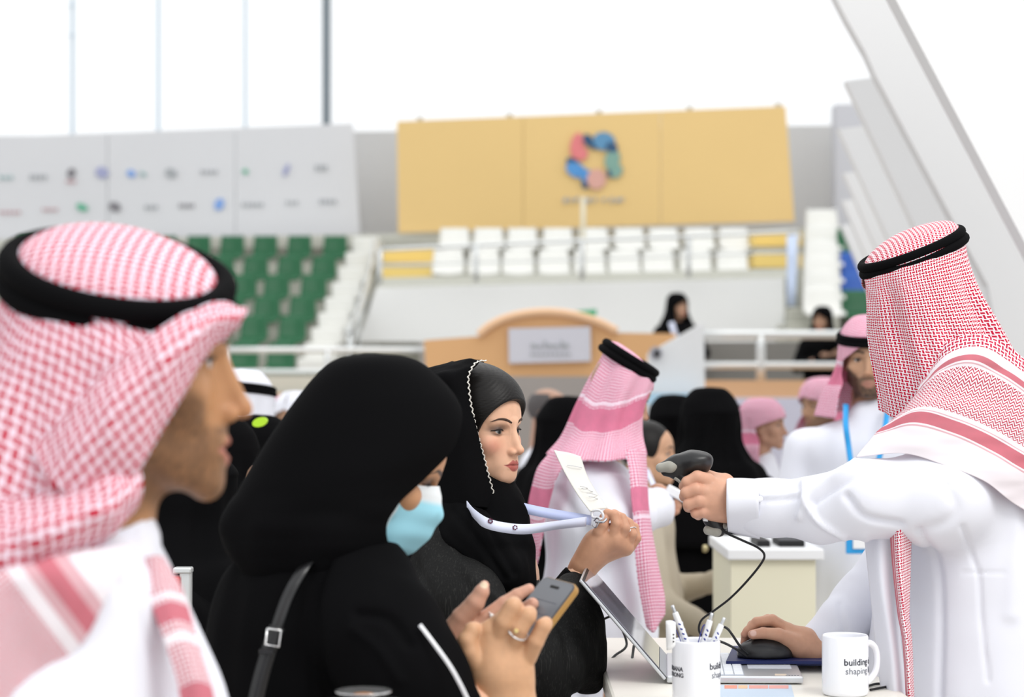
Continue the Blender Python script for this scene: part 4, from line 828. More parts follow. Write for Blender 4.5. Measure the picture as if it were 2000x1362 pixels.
# torso (stack of ellipsoids chained)
for (x, y, rx, ry, rz) in [(1890, 990, .150, .20, .13), (1895, 1080, .165, .21, .16), (1905, 1200, .180, .215, .2), (1912, 1330, .185, .22, .22)]:
    q.ell(W(x, y, 3.62), (rx, ry, rz), .05)
zb = W(0, 1400, 3.62)[2]
q.cap((bx_, 3.62, zb), (bx_, 3.62, .15), .205, .25, .06)
q.chain([(*W(1900, 985, 3.50), .088), (*W(1830, 975, 3.42), .080), (*W(1700, 975, 3.42), .064), (*W(1600, 998, 3.46), .053), (*W(1500, 993, 3.49), .047), (*W(1434, 984, 3.50), .0440)], .03)
q.cap(W(1860, 960, 3.74), W(1940, 950, 3.56), .075, .085, .05)
q.cut(0, W(1419, 985, 3.50)[0], -1)
q.chain([(*W(1432, 985, 3.50), .037), (*W(1400, 985, 3.50), .037)], 0, 'sub')
ST = [([(1655, 970), (1690, 1010), (1760, 1025)], 7, -.009), ([(1560, 1010), (1580, 970), (1640, 930), (1672, 905)], 7, .009), ([(1590, 985), (1650, 945), (1700, 915)], 6, -.008), ([(1570, 945), (1575, 985), (1600, 1020), (1650, 1048)], 6, .009), ([(1480, 940), (1486, 960), (1480, 985)], 5, .003), ([(1440, 960), (1500, 968), (1560, 964)], 5, .003), ([(1440, 972), (1500, 978), (1560, 973)], 5, -.003),
      ([(1850, 950), (1868, 990), (1850, 1020), (1800, 1038)], 12, -.005), ([(1795, 1040), (1830, 1100), (1838, 1200), (1835, 1362)], 8, -.007), ([(1880, 1030), (1900, 1090), (1912, 1130), (1918, 1220), (1930, 1330)], 5, -.004), ([(1980, 930), (1985, 1050), (1975, 1200)], 16, .006), ([(1690, 1050), (1710, 1150), (1725, 1362)], 8, .004), ([(1880, 1120), (1960, 1118)], 3, -.002)]
garment('robe', q, MT['white_cloth'], rm, ST, (.09, .12, .30), .004, 2)
q = Sdf((W(1555, 0, 3.7)[0], 3.55, TZ-.0), (W(1760, 0, 3.7)[0], 3.9, W(0, 1050, 3.6)[2]), .005)
q.chain([(*W(1745, 1130, 3.76), .075), (*W(1690, 1185, 3.74), .060), (*W(1640, 1225, 3.70), .045), (*W(1600, 1255, 3.68), .034), (*W(1580, 1266, 3.67), .031)], .02)
nrm_ = None; garment('sleeve', q, MT['white_cloth'], rm, [([(1640, 1180), (1650, 1240)], 4, -.004)], (.05, .05, .1), .003)
# white front panel with placket edge, cuffs buttons
V, F, uv = net([[(1688, 1040, 3.50), (1715, 1045, 3.42), (1745, 1035, 3.42)], [(1700, 1150, 3.46), (1722, 1150, 3.39), (1752, 1150, 3.41)], [(1712, 1270, 3.44), (1740, 1270, 3.38), (1760, 1270, 3.40)], [(1728, 1400, 3.42), (1752, 1400, 3.37), (1778, 1400, 3.40)]], 20, 40)
solid(link('front_panel', mesh_np('front_panel', V, F), MT['white_cloth'], rm), .003)
V, F, uv = net([[(1419, 936, 3.50), (1419, 960, 3.455), (1419, 1000, 3.450), (1422, 1038, 3.49)], [(1450, 936, 3.50), (1450, 960, 3.450), (1450, 1000, 3.445), (1450, 1045, 3.49)], [(1482, 938, 3.50), (1482, 962, 3.443), (1482, 1000, 3.438), (1484, 1052, 3.49)]], 30, 12)
cu = link('cuff', mesh_np('cuff', V, F), MT['white_cloth'], rm); solid(cu, .004)
for x, y in ((1511, 943), (1484, 975)):
    V, F = lathe([(0, .002), (.004, .002), (.0055, .001), (.0055, -.001), (0, -.001)], 16); V = V[:, [0, 2, 1]]*np.array([1, -1, 1]); link('button', mesh_np('button', V+W(x, y, 3.437 if y > 950 else 3.48), F[:, ::-1]), M_cer, rm)
# head cloth: front fall of checked cloth
def fsin(spec):
    def f(ph, vv):
        r = 0
        for n, a, p, v0, tw in spec: r = r+a*np.sin(n*ph+p+tw*vv)*sstep(v0, v0+.35, vv)
        return r
    return f
rows = [rowpx(1780, 1784, 446, 3.56, .002, 20, 8), rowpx(1735, 1845, 452, 3.56, .055, 20, 8), rowpx(1702, 1868, 470, 3.56, .080, 20, 8), rowpx(1688, 1880, 492, 3.56, .094, 20, 8, 2, 358),
        rowpx(1686, 1888, 530, 3.56, .098, 14, 4, -165, 170), rowpx(1690, 1912, 580, 3.56, .104, 6, 4, -130, 172), rowpx(1693, 1950, 640, 3.565, .110, 0, 4, -115, 174), rowpx(1699, 1990, 705, 3.57, .125, -5, 4, -110, 174), rowpx(1706, 2030, 770, 3.58, .145, -8, 6, -110, 172), rowpx(1713, 2070, 835, 3.59, .165, -12, 10, -110, 172)]
rows = [r if r[7] != 0 else (*r[:7], -170, 190) for r in rows]; rows[3] = (*rows[3][:7], -170, 188)
V, F, uv = drape(rows, 420, 260, fsin([(9, .0040, 1.0, .35, 3), (5, .007, .4, .4, -2), (17, .0022, 0, .4, 5), (13, .002, 2, .3, -4)]), urep=.125, vflip='mean')
capm = sstep(.30, .26, np.repeat(np.linspace(0, 1, 260), 420)); up = np.stack([V[:, 0]*1.02, V[:, 2]+V[:, 1]*.9], 1); uv = np.where(capm[:, None] > .5, up, uv)
gh = link('head_cloth', mesh_np('head_cloth', V, F, uv), M_shemagh('red_check_fall', cell=.0070), rm); solid(gh, .0015)
# long crease folds and the layered shoulder sheet with its borders
ed = MT['shem_edge']
V, F, uv = net([[(1672, 893, 3.43), (1767, 886, 3.385), (1851, 912, 3.36), (1925, 942, 3.36), (1990, 990, 3.39), (2120, 1060, 3.50)],
                [(1698, 862, 3.44), (1775, 850, 3.39), (1856, 868, 3.365), (1936, 905, 3.36), (2000, 945, 3.38), (2120, 1010, 3.50)],
                [(1718, 838, 3.44), (1790, 812, 3.395), (1866, 832, 3.37), (1946, 868, 3.37), (2010, 905, 3.38), (2120, 965, 3.50)],
                [(1752, 812, 3.44), (1815, 770, 3.405), (1880, 770, 3.38), (1952, 800, 3.38), (2018, 838, 3.39), (2120, 900, 3.50)],
                [(1790, 770, 3.45), (1842, 712, 3.42), (1904, 694, 3.395), (1964, 722, 3.39), (2022, 765, 3.40), (2120, 830, 3.50)],
                [(1800, 740, 3.47), (1850, 672, 3.445), (1912, 655, 3.42), (1975, 680, 3.41), (2030, 725, 3.42), (2120, 790, 3.51)]], 140, 120, vvals=[0, .036, .070, .13, .192, .23])
N = vnormals(V, F); V = V+N*(folds(V, (.10, .10, .03), 4)*.004)[:, None]
solid(link('head_cloth_border', mesh_np('head_cloth_border', V, F, uv), ed, rm), .0018)
# hanging tail in front of the chest
V, F, uv = net([[(1737, 1020, 3.40), (1757, 1018, 3.372), (1780, 1010, 3.40)], [(1744, 1110, 3.39), (1758, 1110, 3.362), (1778, 1110, 3.39)], [(1754, 1200, 3.38), (1764, 1200, 3.355), (1776, 1200, 3.38)], [(1764, 1260, 3.375), (1772, 1260, 3.350), (1781, 1260, 3.375)], [(1772, 1400, 3.37), (1778, 1400, 3.348), (1786, 1400, 3.37)]], 24, 80)
solid(link('head_cloth_tail', mesh_np('head_cloth_tail', V, F, uv[:, ::-1]), MT['shem_tail'], rm), .002)
V, F, uv = ribbon([W(1768, 1120, 3.385), W(1772, 1180, 3.38), W(1777, 1260, 3.375)], [(1, 0, 0)]*3, .006, .001, 20); link('lanyard', mesh_np('lanyard', V, F), M_plain('blue_lanyard', (.02, .16, .50), .6), rm)
c_ = W(1780, 486, 3.56); agal(rm, c_, .0925, .089, 22, 8, .0088, MT['agal'])
# ------------------------------------------------------------------ woman holding up her badge
SK_F = (.76, .45, .30)
gm = empty('person', (W(930, 0, 3.7)[0], 3.72, 0), 'young woman in black hijab with silver beaded trim holding up her badge', 'person')
GH = W(929, 838, 3.70); GE = (math.radians(-2), 0, math.radians(-90-36)); GS = (.90, .95, .90)
V1, F1, C1 = head_mesh(.0012, lid=(.07, .04, .03), blush=.6, skin=SK_F, brow_th=0, lips=(.42, .11, .09), brow=(.03, .018, .014)); V1L = V1.copy(); V1 = xf(V1*np.array(GS), GH, GE)
def gl(P): return xf(np.asarray(P)*np.array(GS), GH, GE)
D = 3.70
ghand = {'palm': [wp([(1134, 1118, D+.01, .025), (1158, 1080, D, .024), (1172, 1058, D-.005, .022), (1196, 1040, D-.008, .017)]), wp([(1140, 1105, D, .022), (1168, 1066, D, .025), (1204, 1056, D-.012, .018), (1222, 1068, D-.010, .012)]), wp([(1150, 1095, D+.01, .020), (1195, 1072, D+.008, .018), (1222, 1072, D, .013)])],
 'index': wp([(1198, 1044, D-.020, .0125), (1204, 1024, D-.026, .0094), (1199, 1006, D-.022, .0088), (1186, 1003, D-.014, .0080), (1178, 1010, D-.008, .0070)]),
 'middle': wp([(1212, 1052, D-.016, .0120), (1221, 1032, D-.024, .0092), (1215, 1012, D-.016, .0086), (1200, 1004, D-.004, .0080), (1186, 1004, D+.002, .0070)]),
 'ring': wp([(1224, 1064, D-.006, .0112), (1235, 1044, D-.014, .0088), (1229, 1022, D-.006, .0082), (1212, 1010, D+.006, .0076), (1196, 1007, D+.012, .0068)]),
 'little': wp([(1230, 1070, D+.008, .0100), (1244, 1052, D+.004, .0080), (1240, 1030, D+.010, .0074), (1224, 1018, D+.018, .0068)]),
 'thumb': wp([(1166, 1062, D-.012, .0160), (1170, 1042, D-.018, .0125), (1177, 1026, D-.020, .0105), (1182, 1014, D-.018, .0090)])}
V2, F2, C2 = hand_sdf(ghand, skin=(.58, .31, .19), tips=(.62, .31, .22), res=.0015, k=.003, nails=[(W(1193, 1037, D-.024), .0055), (W(1177, 1003, D-.014), .005)], nailc=(.72, .55, .50))
V4, F4, C4 = inner_body((W(925, 0, 3.72)[0], 3.74, 0), GH[2]-.13, .86, (0, 0), face=math.radians(-90-20), skin=SK_F, hands=[(-1, W(1060, 1290, 3.60), W(1128, 1125, 3.70)), (1, W(900, 1350, 3.95), W(960, 1420, 3.85))])
V, F, C = join([(V1, F1, C1), (V2, F2, C2), (V4, F4, C4)]); body = link('body', mesh_np('body', V, F, col=C), MT['skin'], gm)
def eyes_np(parent, off, eul, sc, look=(0, 0), iris=(.09, .045, .02), openz=.0046):
    for x in (-1, 1):
        c = np.array([x*.031, .0690, -.0005]); r = .0132; V, F = lathe(np.stack([r*np.sin(np.linspace(0, np.pi, 17)), r*np.cos(np.linspace(0, np.pi, 17))], 1), 32)
        V = V[:, [0, 2, 1]]; F = F[:, ::-1]; ang = np.arccos(np.clip(V[:, 1]/r, -1, 1)); C = np.tile(np.array([.60, .55, .53]), (len(V), 1)); C[ang < .46] = iris; C[ang < .20] = (.004, .004, .004); V = xf(V, (0, 0, 0), (look[1], 0, look[0]))
        o = link('eye', mesh_np('eye', xf((V+c)*np.array(sc), off, eul), F, col=C), MT['eye'], parent)
        P = []
        for t in np.linspace(-1, 1, 9):
            ez = openz*(1-t*t)-.0012+.001*t; ex = .0315+t*.0150; P.append((x*ex, .0693+math.sqrt(max(.0152**2-(ex-.031)**2-ez*ez, 1e-6)), ez+.0002))
        P.append((x*.0482, .0742, .0014)); V, F = tube(xf(np.array(P)*np.array(sc), off, eul), [.0005, .0011, .0013, .0013, .0003], 6, 34); link('eyelash', mesh_np('eyelash', V, F), MT['lash'], o)
eyes_np(gm, GH, GE, GS, look=(-.15, -.12), iris=(.12, .12, .11), openz=.0040)
# hair: two swept halves from a centre parting
q = Sdf((-.1, -.12, -.09), (.1, .125, .15), .0018); q.ell((0, -.002, .040), (.081, .0975, .098), 0); q.ell((0, .040, .044), (.0655, .0565, .064), .03)
q.ell((0, .112, -.060), (.112, .086, .1265), .004, 'sub'); q.cut(2, -.07, -1)
V, F = q.mesh(); V = relax(V, F, 1); rr = np.abs(V[:, 0]); V = V*(1+.006*np.sin(V[:, 2]*900+rr*700)[:, None]*.25); hr = link('hair', mesh_np('hair', gl(V), F), MT['black_hair'], gm)
def surf(x, z):
    m = (np.abs(V1L[:, 0]-x) < .0022) & (np.abs(V1L[:, 2]-z) < .0022) & (V1L[:, 1] > .02); return V1L[m, 1].max() if m.any() else .08
for sx in (-1, 1):
    P = [(sx*x, surf(sx*x, z)+dy, z) for x, z, dy in ((.0105, .0170, -.0016), (.0165, .0200, -.0016), (.0240, .0228, -.0016), (.0320, .0243, -.0014), (.0400, .0238, -.0012), (.0470, .0212, -.0008), (.0530, .0180, -.0004))]
    V, F = tube(gl(P), [.0018, .0025, .0026, .0022, .0017, .0011, .0003], 10, 60); link('eyebrow', mesh_np('eyebrow', V, F), M_plain('eyebrow_hair', (.060, .034, .024), .8), gm)
# hijab: hood behind the trim line (front edge plane), then wrapped scarf
TR = [(949, 705, 3.650), (938, 705, 3.640), (926, 712, 3.625), (915, 735, 3.610), (916, 760, 3.600), (919, 785, 3.596), (924, 810, 3.594), (930, 840, 3.594), (938, 868, 3.598), (946, 896, 3.605), (954, 928, 3.612), (962, 958, 3.618), (971, 994, 3.622)]
H = []
back = [(935, 706, 3.70), (905, 706, 3.72), (868, 722, 3.76), (835, 760, 3.79), (818, 810, 3.80), (815, 870, 3.79), (818, 930, 3.77), (822, 990, 3.74)]
# sheet from the trim round the near side to the back, closing on the far side: net rows run down, columns go near edge -> back -> far edge
def hood():
    rows = []
    near = TR[1::2][:6]+[TR[-1]]; nb = len(near)
    for i, (x, y, d) in enumerate(near):
        f = i/(nb-1); yy = y; L = [845, 812, 800, 800, 798, 795, 790][i]; ytop = [704, 730, 775, 822, 875, 930, 990][i]
        if i == 0: row = [(x, y, d), (925, 704, 3.655), (905, 704, 3.68), (885, 708, 3.70), (885, 706, 3.74), (905, 704, 3.76), (925, 706, 3.76), (945, 709, 3.74)]
        else: row = [(x, y, d), ((x*2+L)/3, ytop, 3.575+.01*(i < 3)), ((x+L*3)/4, ytop, 3.60+.02*(i < 3)), (L, ytop, 3.70), ((x+L*3)/4, ytop, 3.82), ((x+L)/2, ytop, 3.86), (x-10, ytop, 3.86), (x+12, ytop+4, 3.84)]
        rows.append(row)
    return rows
V, F, uv = net(hood(), 150, 110); N = vnormals(V, F); V = V+N*(folds(V, (.05, .05, .14), 9)*.0035)[:, None]
hj = link('hijab', mesh_np('hijab', V, F, uv), MT['black_cloth'], gm); solid(hj, .002)
P = np.array([W(*p) for p in TR]); C = catmull(P, 600); s_ = np.concatenate([[0], np.cumsum(np.linalg.norm(np.diff(C, axis=0), axis=1))]); C = np.stack([np.interp(np.linspace(0, s_[-1], 170), s_, C[:, i]) for i in range(3)], 1)
M_bead = M_plain('silver_beads', (.75, .72, .66), .28, .6, .55)
bm = bmesh.new()
for k, c in enumerate(C):
    a = k*1.05; off = np.array([math.sin(a)*.0014, -.002, math.cos(a)*.0006]); s = bmesh.ops.create_icosphere(bm, subdivisions=1, radius=.0016)['verts']
    for v in s: v.co = Vector((v.co.x*1.25, v.co.y, v.co.z*.85))+Vector(c+off)
me = bm_mesh('beaded_trim', bm, True); bt = link('beaded_trim', me, M_bead, hj); bt['label'] = 'silver bead edging'
# scarf under the chin and over the chest
q = Sdf((W(780, 0, 3.7)[0], 3.46, W(0, 1250, 3.6)[2]), (W(1060, 0, 3.6)[0], 3.92, W(0, 905, 3.7)[2]), .0035)
q.chain([(*W(985, 975, 3.70), .030), (*W(975, 1010, 3.66), .050), (*W(985, 1080, 3.62), .050), (*W(995, 1140, 3.60), .042), (*W(1000, 1190, 3.60), .030)], .03)
q.chain([(*W(900, 960, 3.70), .085), (*W(905, 1020, 3.70), .095)], .04); q.chain([(*W(860, 1000, 3.62), .040), (*W(920, 1050, 3.55), .045), (*W(975, 1110, 3.55), .045)], .03)
garment('scarf', q, MT['black_cloth'], hj, [([(880, 990), (930, 1050), (985, 1130)], 8, -.006), ([(935, 985), (965, 1040), (1005, 1120)], 7, -.006), ([(860, 1040), (920, 1100), (985, 1180)], 9, .004)], (.03, .05, .12), .004)
V, F = tube([W(1022, 1108, 3.575), W(1028, 1125, 3.573), W(1031, 1150, 3.573)], .0018, 6, 12); link('beaded_trim', mesh_np('beaded_trim', V, F), M_bead, hj)
# black crinkled abaya
q = Sdf((W(740, 0, 3.7)[0], 3.40, .08), (W(1190, 0, 3.6)[0], 4.05, W(0, 950, 3.7)[2]), .006)
for (x, y, rx, ry, rz) in [(885, 1060, .095, .17, .07), (895, 1120, .135, .18, .13), (905, 1240, .150, .17, .20)]: q.ell(W(x, y, 3.74), (rx, ry, rz), .05)
q.cap(W(905, 1350, 3.74), (W(905, 0, 3.74)[0], 3.74, .12), .16, .24, .05)
q.chain([(*W(850, 1070, 3.60), .070), (*W(900, 1180, 3.52), .070), (*W(985, 1290, 3.50), .068), (*W(1060, 1300, 3.54), .070)], .04)
q.chain([(*W(1060, 1290, 3.56), .078), (*W(1105, 1225, 3.62), .066), (*W(1124, 1165, 3.68), .034), (*W(1124, 1145, 3.70), .026)], .03)
q.chain([(*W(1060, 1290, 3.56), .060), (*W(1130, 1290, 3.62), .045), (*W(1150, 1330, 3.64), .030)], .03); q.chain([(*W(1150, 1200, 3.68), .020), (*W(1168, 1300, 3.66), .010)], .03)
garment('abaya', q, MT['black_rib'], gm, [([(800, 1080), (850, 1180), (900, 1300)], 10, -.006), ([(1075, 1180), (1110, 1260), (1120, 1362)], 9, -.007), ([(1100, 1150), (1150, 1240), (1165, 1330)], 8, .005), ([(1000, 1150), (1040, 1210), (1050, 1330)], 9, -.006), ([(860, 1040), (930, 1140), (1000, 1190)], 8, .006)], (.05, .06, .16), .006, 1)
V, F = tube([W(1108, 1168, 3.69), W(1122, 1140, 3.70), W(1131, 1124, 3.70)], [.040, .033, .029], 28, 12); link('cuff', mesh_np('cuff', V, F), MT['black_cloth'], gm)
# lanyard, badge, clip and rings (held things are their own)
M_lan = M_plain('lanyard_white', (.72, .76, .92), .55, .3); M_lanb = M_plain('lanyard_blue_white', (.55, .62, .90), .5, .3)
ln = empty('lanyard', W(940, 1010, 3.55), 'white printed lanyard stretched from the neck to the raised badge', 'lanyard')
V, F, uv = ribbon([W(912, 988, 3.545), W(928, 1006, 3.50), W(950, 1022, 3.48), W(985, 1031, 3.49), W(1030, 1034, 3.54), W(1090, 1026, 3.61), W(1145, 1019, 3.665)], [(-.15, .1, 1), (-.2, .1, 1), (-.1, .1, 1), (0, .1, 1), (0, -.2, 1), (0, -.6, .8), (0, -.2, 1)], .018, .0012, 60); link('near_strap', mesh_np('near_strap', V, F, smooth=False), M_lan, ln)
V, F, uv = ribbon([W(1010, 990, 3.64), W(1050, 999, 3.64), W(1100, 1008, 3.66), W(1155, 1017, 3.675)], [(0, .1, 1)]*4, .0185, .0012, 30); link('far_strap', mesh_np('far_strap', V, F, smooth=False), M_lanb, ln)
M_lg = M_plain('lanyard_emblem', (.12, .02, .05), .5)
for x, y, d in ((958, 1018, 3.478), (1006, 1031, 3.505)):
    for k in range(6):
        a = k*math.pi/3; V, F = tube([W(x+4.2*math.cos(a), y+4.2*math.sin(a), d), W(x+4.2*math.cos(a+.8), y+4.2*math.sin(a+.8), d)], .0013, 6, 3); link('emblem', mesh_np('emblem', V, F), M_lg, ln)
bd = empty('badge', W(1135, 960, 3.69), 'white paper badge held up edge-on towards the scanner', 'badge')
V, F, uv = net([[(1082, 880, 3.62), (1112, 885, 3.70), (1134, 892, 3.76)], [(1104, 925, 3.63), (1126, 928, 3.70), (1147, 930, 3.755)], [(1128, 966, 3.645), (1146, 963, 3.70), (1165, 962, 3.745)], [(1153, 1000, 3.66), (1168, 996, 3.70), (1187, 994, 3.735)]], 16, 30)
solid(link('card', mesh_np('card', V, F), M_plain('badge_paper', (.80, .79, .74), .6), bd), .0012)
for (x0, y0, x1, y1) in [(1108, 909, 1136, 914), (1133, 950, 1150, 955), (1136, 954, 1158, 961), (1146, 963, 1166, 968), (1150, 970, 1168, 975)]:
    V, F = tube([W(x0, y0, 3.655+.09*(x0-1108)/200), W((x0+x1)/2, (y0+y1)/2-1, 3.69), W(x1, y1, 3.735)], .0007, 5, 6); link('print_line', mesh_np('print_line', V-np.array([0, .004, 0]), F), M_plain('badge_print', (.62, .63, .64), .6) if x0 == 1108 else bpy.data.materials['badge_print'], bd)
ck = empty('badge_clip', W(1165, 1015, 3.67), 'silver lanyard clip with clear loop between badge and fingers', 'clip'); M_clip = M_plain('clip_metal', (.45, .46, .48), .2, .6, .9); M_clr = M_plain('clear_plastic', (.75, .75, .78), .1, .8)
tubeo('hook', [W(1157, 1026, 3.66), W(1163, 1031, 3.655), W(1168, 1024, 3.652), W(1172, 1016, 3.652), W(1166, 1012, 3.655), W(1160, 1018, 3.66)], .0014, M_clip, ck, 8, 30)
tubeo('swivel', [W(1163, 1020, 3.655), W(1178, 1020, 3.65), W(1185, 1014, 3.655)], .0022, M_clip, ck, 8, 12)
tubeo('loop', [W(1156, 1000, 3.67), W(1163, 997, 3.665), W(1172, 998, 3.663), W(1178, 1006, 3.66), W(1176, 1014, 3.66), W(1166, 1012, 3.66), W(1157, 1010, 3.665), W(1156, 1000, 3.67)], .0024, M_clr, ck, 8, 40)
def ringo(c, ax, r, th, label, mat, parent=None, stone=None):
    ax = np.array(ax, float); ax /= np.linalg.norm(ax); u = np.cross(ax, [0, 0, 1.]); u /= np.linalg.norm(u); w = np.cross(ax, u); a = np.linspace(0, 2*np.pi, 25); P = np.array(c)+r*(np.cos(a)[:, None]*u+np.sin(a)[:, None]*w)
    q = empty('finger_ring', c, label, 'ring'); V, F = tube(P, th, 8, 50, cap=False); link('band', mesh_np('band', V, F), mat, q)
    if stone is not None:
        bm = bmesh.new(); bmesh.ops.create_icosphere(bm, subdivisions=1, radius=.0036, matrix=Matrix.Translation(Vector(stone[0]))); link('stone', bm_mesh('stone', bm), stone[1], q)
    return q
M_silver = M_plain('ring_silver', (.80, .80, .80), .15, .6, .9); M_gem = M_plain('white_gem', (.88, .86, .84), .08, .9); M_gold = M_plain('pale_gold_gem', (.85, .70, .30), .15, .9, .3)
ringo(W(1232, 1034, D-.010), np.array(W(1235, 1044, D-.014))-np.array(W(1229, 1022, D-.006)), .0098, .0011, 'silver ring with a white stone on the raised hand', M_silver, None, (W(1229, 1036, D-.022), M_gem))
# ------------------------------------------------------------------ woman with the face mask
mw = empty('person', (W(640, 0, 2.85)[0], 2.86, 0), 'woman in plain black hijab and blue face mask looking down at her phone', 'person')
MH = W(733, 905, 2.80); ME = (math.radians(-24), 0, math.radians(-90+8)); MS_ = (.96, .96, .98)
V1, F1, C1 = head_mesh(.0022, skin=(.52, .27, .14), lid=(.08, .05, .04)); V1 = xf(V1*np.array(MS_), MH, ME)
def ml(P): return xf(np.asarray(P)*np.array(MS_), MH, ME)
D = 2.72
h1 = {'palm': [wp([(990, 1400, D, .030), (960, 1320, D, .028), (925, 1250, D, .018)]), wp([(980, 1400, D, .030), (965, 1310, D-.005, .030), (960, 1235, D-.008, .017)]), wp([(1000, 1400, D, .030), (985, 1320, D-.003, .028), (990, 1250, D-.006, .016)]), wp([(1010, 1400, D, .028), (1005, 1320, D, .024), (1022, 1265, D, .015)])],
 'index': wp([(930, 1250, D, .0160), (952, 1222, D-.006, .0130), (985, 1192, D-.004, .0115), (1008, 1176, D+.006, .0105), (1030, 1160, D+.016, .0090)]) if False else wp([(952, 1236, D-.004, .0150), (978, 1215, D-.012, .0125), (1000, 1192, D-.014, .0115), (1008, 1188, D-.004, .0112)]),
 'middle': wp([(968, 1248, D-.010, .0145), (984, 1216, D-.022, .0128), (1001, 1186, D-.022, .0122), (1004, 1180, D-.004, .0105)]),
 'ring': wp([(1000, 1258, D-.010, .0140), (1014, 1228, D-.022, .0124), (1030, 1204, D-.022, .0120), (1034, 1198, D-.004, .0105)]),
 'little': wp([(1030, 1284, D-.006, .0132), (1046, 1254, D-.016, .0112), (1061, 1224, D-.016, .0108), (1066, 1218, D+.000, .0096)]),
 'thumb': wp([(945, 1310, D-.012, .0180), (918, 1275, D-.022, .0130), (912, 1252, D-.022, .0125), (922, 1232, D-.018, .0110), (928, 1228, D-.012, .0095)])}
V2, F2, C2 = hand_sdf(h1, skin=(.60, .34, .19), tips=(.66, .36, .24), res=.0018, k=.003)
E2 = 2.80
h2 = {'palm': [wp([(850, 1320, E2+.03, .028), (885, 1270, E2+.02, .028), (905, 1230, E2+.01, .026)]), wp([(860, 1340, E2+.03, .028), (905, 1290, E2+.02, .028), (930, 1240, E2+.01, .022)])],
 'thumb': wp([(884, 1242, E2, .0200), (902, 1208, E2-.006, .0150), (928, 1178, E2-.010, .0130), (941, 1156, E2-.010, .0105), (946, 1144, E2-.010, .0070)]),
 'index': wp([(920, 1240, E2, .0160), (950, 1208, E2, .0120), (985, 1180, E2+.002, .0105), (1010, 1163, E2+.004, .0090), (1034, 1150, E2+.006, .0070)]),
 'middle': wp([(935, 1245, E2+.01, .0150), (970, 1225, E2+.02, .0120), (1010, 1200, E2+.025, .0105), (1040, 1180, E2+.02, .0090)]),
 'ring': wp([(940, 1255, E2+.02, .0150), (980, 1240, E2+.03, .0120), (1020, 1220, E2+.035, .0100), (1050, 1210, E2+.03, .0090)])}
V3, F3, C3 = hand_sdf(h2, skin=(.60, .33, .23), tips=(.70, .38, .30), res=.0018, nails=[(W(945, 1145, E2-.014), .0058)], nailc=(.80, .66, .48))
V4, F4, C4 = inner_body((W(620, 0, 2.86)[0], 2.88, 0), W(0, 1075, 2.85)[2], .84, (0, 0), face=math.radians(-80), skin=SK_F, hands=[(-1, W(800, 1330, 2.66), W(985, 1395, 2.72)), (1, W(700, 1350, 3.05), W(850, 1335, 2.84))])
V, F, C = join([(V1, F1, C1), (V2, F2, C2), (V3, F3, C3), (V4, F4, C4)]); link('body', mesh_np('body', V, F, col=C), MT['skin'], mw)
eyes_np(mw, MH, ME, MS_, look=(0, -.25))
# surgical mask in head space
mk = empty('face_mask', MH, 'pale blue pleated surgical mask with white ear loops worn by the woman', 'mask'); mk.parent = None
R0 = []
prof = [(.006, .095, .100), (-.012, .103, .112), (-.030, .110, .122), (-.050, .108, .120), (-.070, .103, .116), (-.090, .094, .108), (-.108, .078, .092)]
for z, y0, yf in prof:
    t = (z-.006)/-.114; xw = .060+.004*math.sin(t*3)
    R0.append([(-xw, .050-.01*t, z-.012-.01*t), (-xw*.78, .074-.012*t, z-.008), (-.024, y0*.96, z-.002), (0, yf, z), (.024, y0*.96, z-.002), (xw*.78, .074-.012*t, z-.008), (xw, .050-.01*t, z-.012-.01*t)])
G = np.array(R0); A = np.stack([catmull(g, 60) for g in G]); B = np.stack([catmull(A[:, j], 64) for j in range(60)], 1)
vv = np.linspace(0, 1, 64)[:, None]*np.ones((1, 60)); uu = np.linspace(-1, 1, 60)[None]*np.ones((64, 1))
B[:, :, 1] += .0010*np.sin(vv*22)*(np.abs(uu) < 2)*sstep(.02, .15, vv)*sstep(1, .85, vv); B[:, :, 2] *= 1
pk = np.exp(-((np.abs(uu)-.62)/.16)**2); B[:, :, 1] -= .002*pk*np.sin(vv*6.3+.4)
k, j = np.meshgrid(np.arange(63), np.arange(59), indexing='ij'); k = k.ravel(); j = j.ravel(); F = np.stack([k*60+j, k*60+j+1, (k+1)*60+j+1, (k+1)*60+j], 1)
# cut-out hole at the near cheek: the gaping side edge
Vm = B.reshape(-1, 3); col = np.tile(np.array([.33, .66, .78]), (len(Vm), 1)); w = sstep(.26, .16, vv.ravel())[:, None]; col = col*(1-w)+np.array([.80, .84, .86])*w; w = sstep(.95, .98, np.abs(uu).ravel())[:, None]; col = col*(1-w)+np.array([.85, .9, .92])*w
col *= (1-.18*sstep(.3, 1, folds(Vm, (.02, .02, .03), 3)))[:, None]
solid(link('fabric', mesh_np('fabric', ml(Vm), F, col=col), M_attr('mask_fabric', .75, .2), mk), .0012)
for x in (-1, 1): V, F = tube(ml([(x*.058, .050, -.006), (x*.068, .022, .000), (x*.074, -.004, .004)]), .0016, 6, 14); link('ear_loop', mesh_np('ear_loop', V, F), M_penw, mk); V, F = tube(ml([(x*.058, .040, -.112), (x*.066, .015, -.08), (x*.074, -.004, -.02)]), .0016, 6, 14); link('ear_loop', mesh_np('ear_loop', V, F), M_penw, mk)
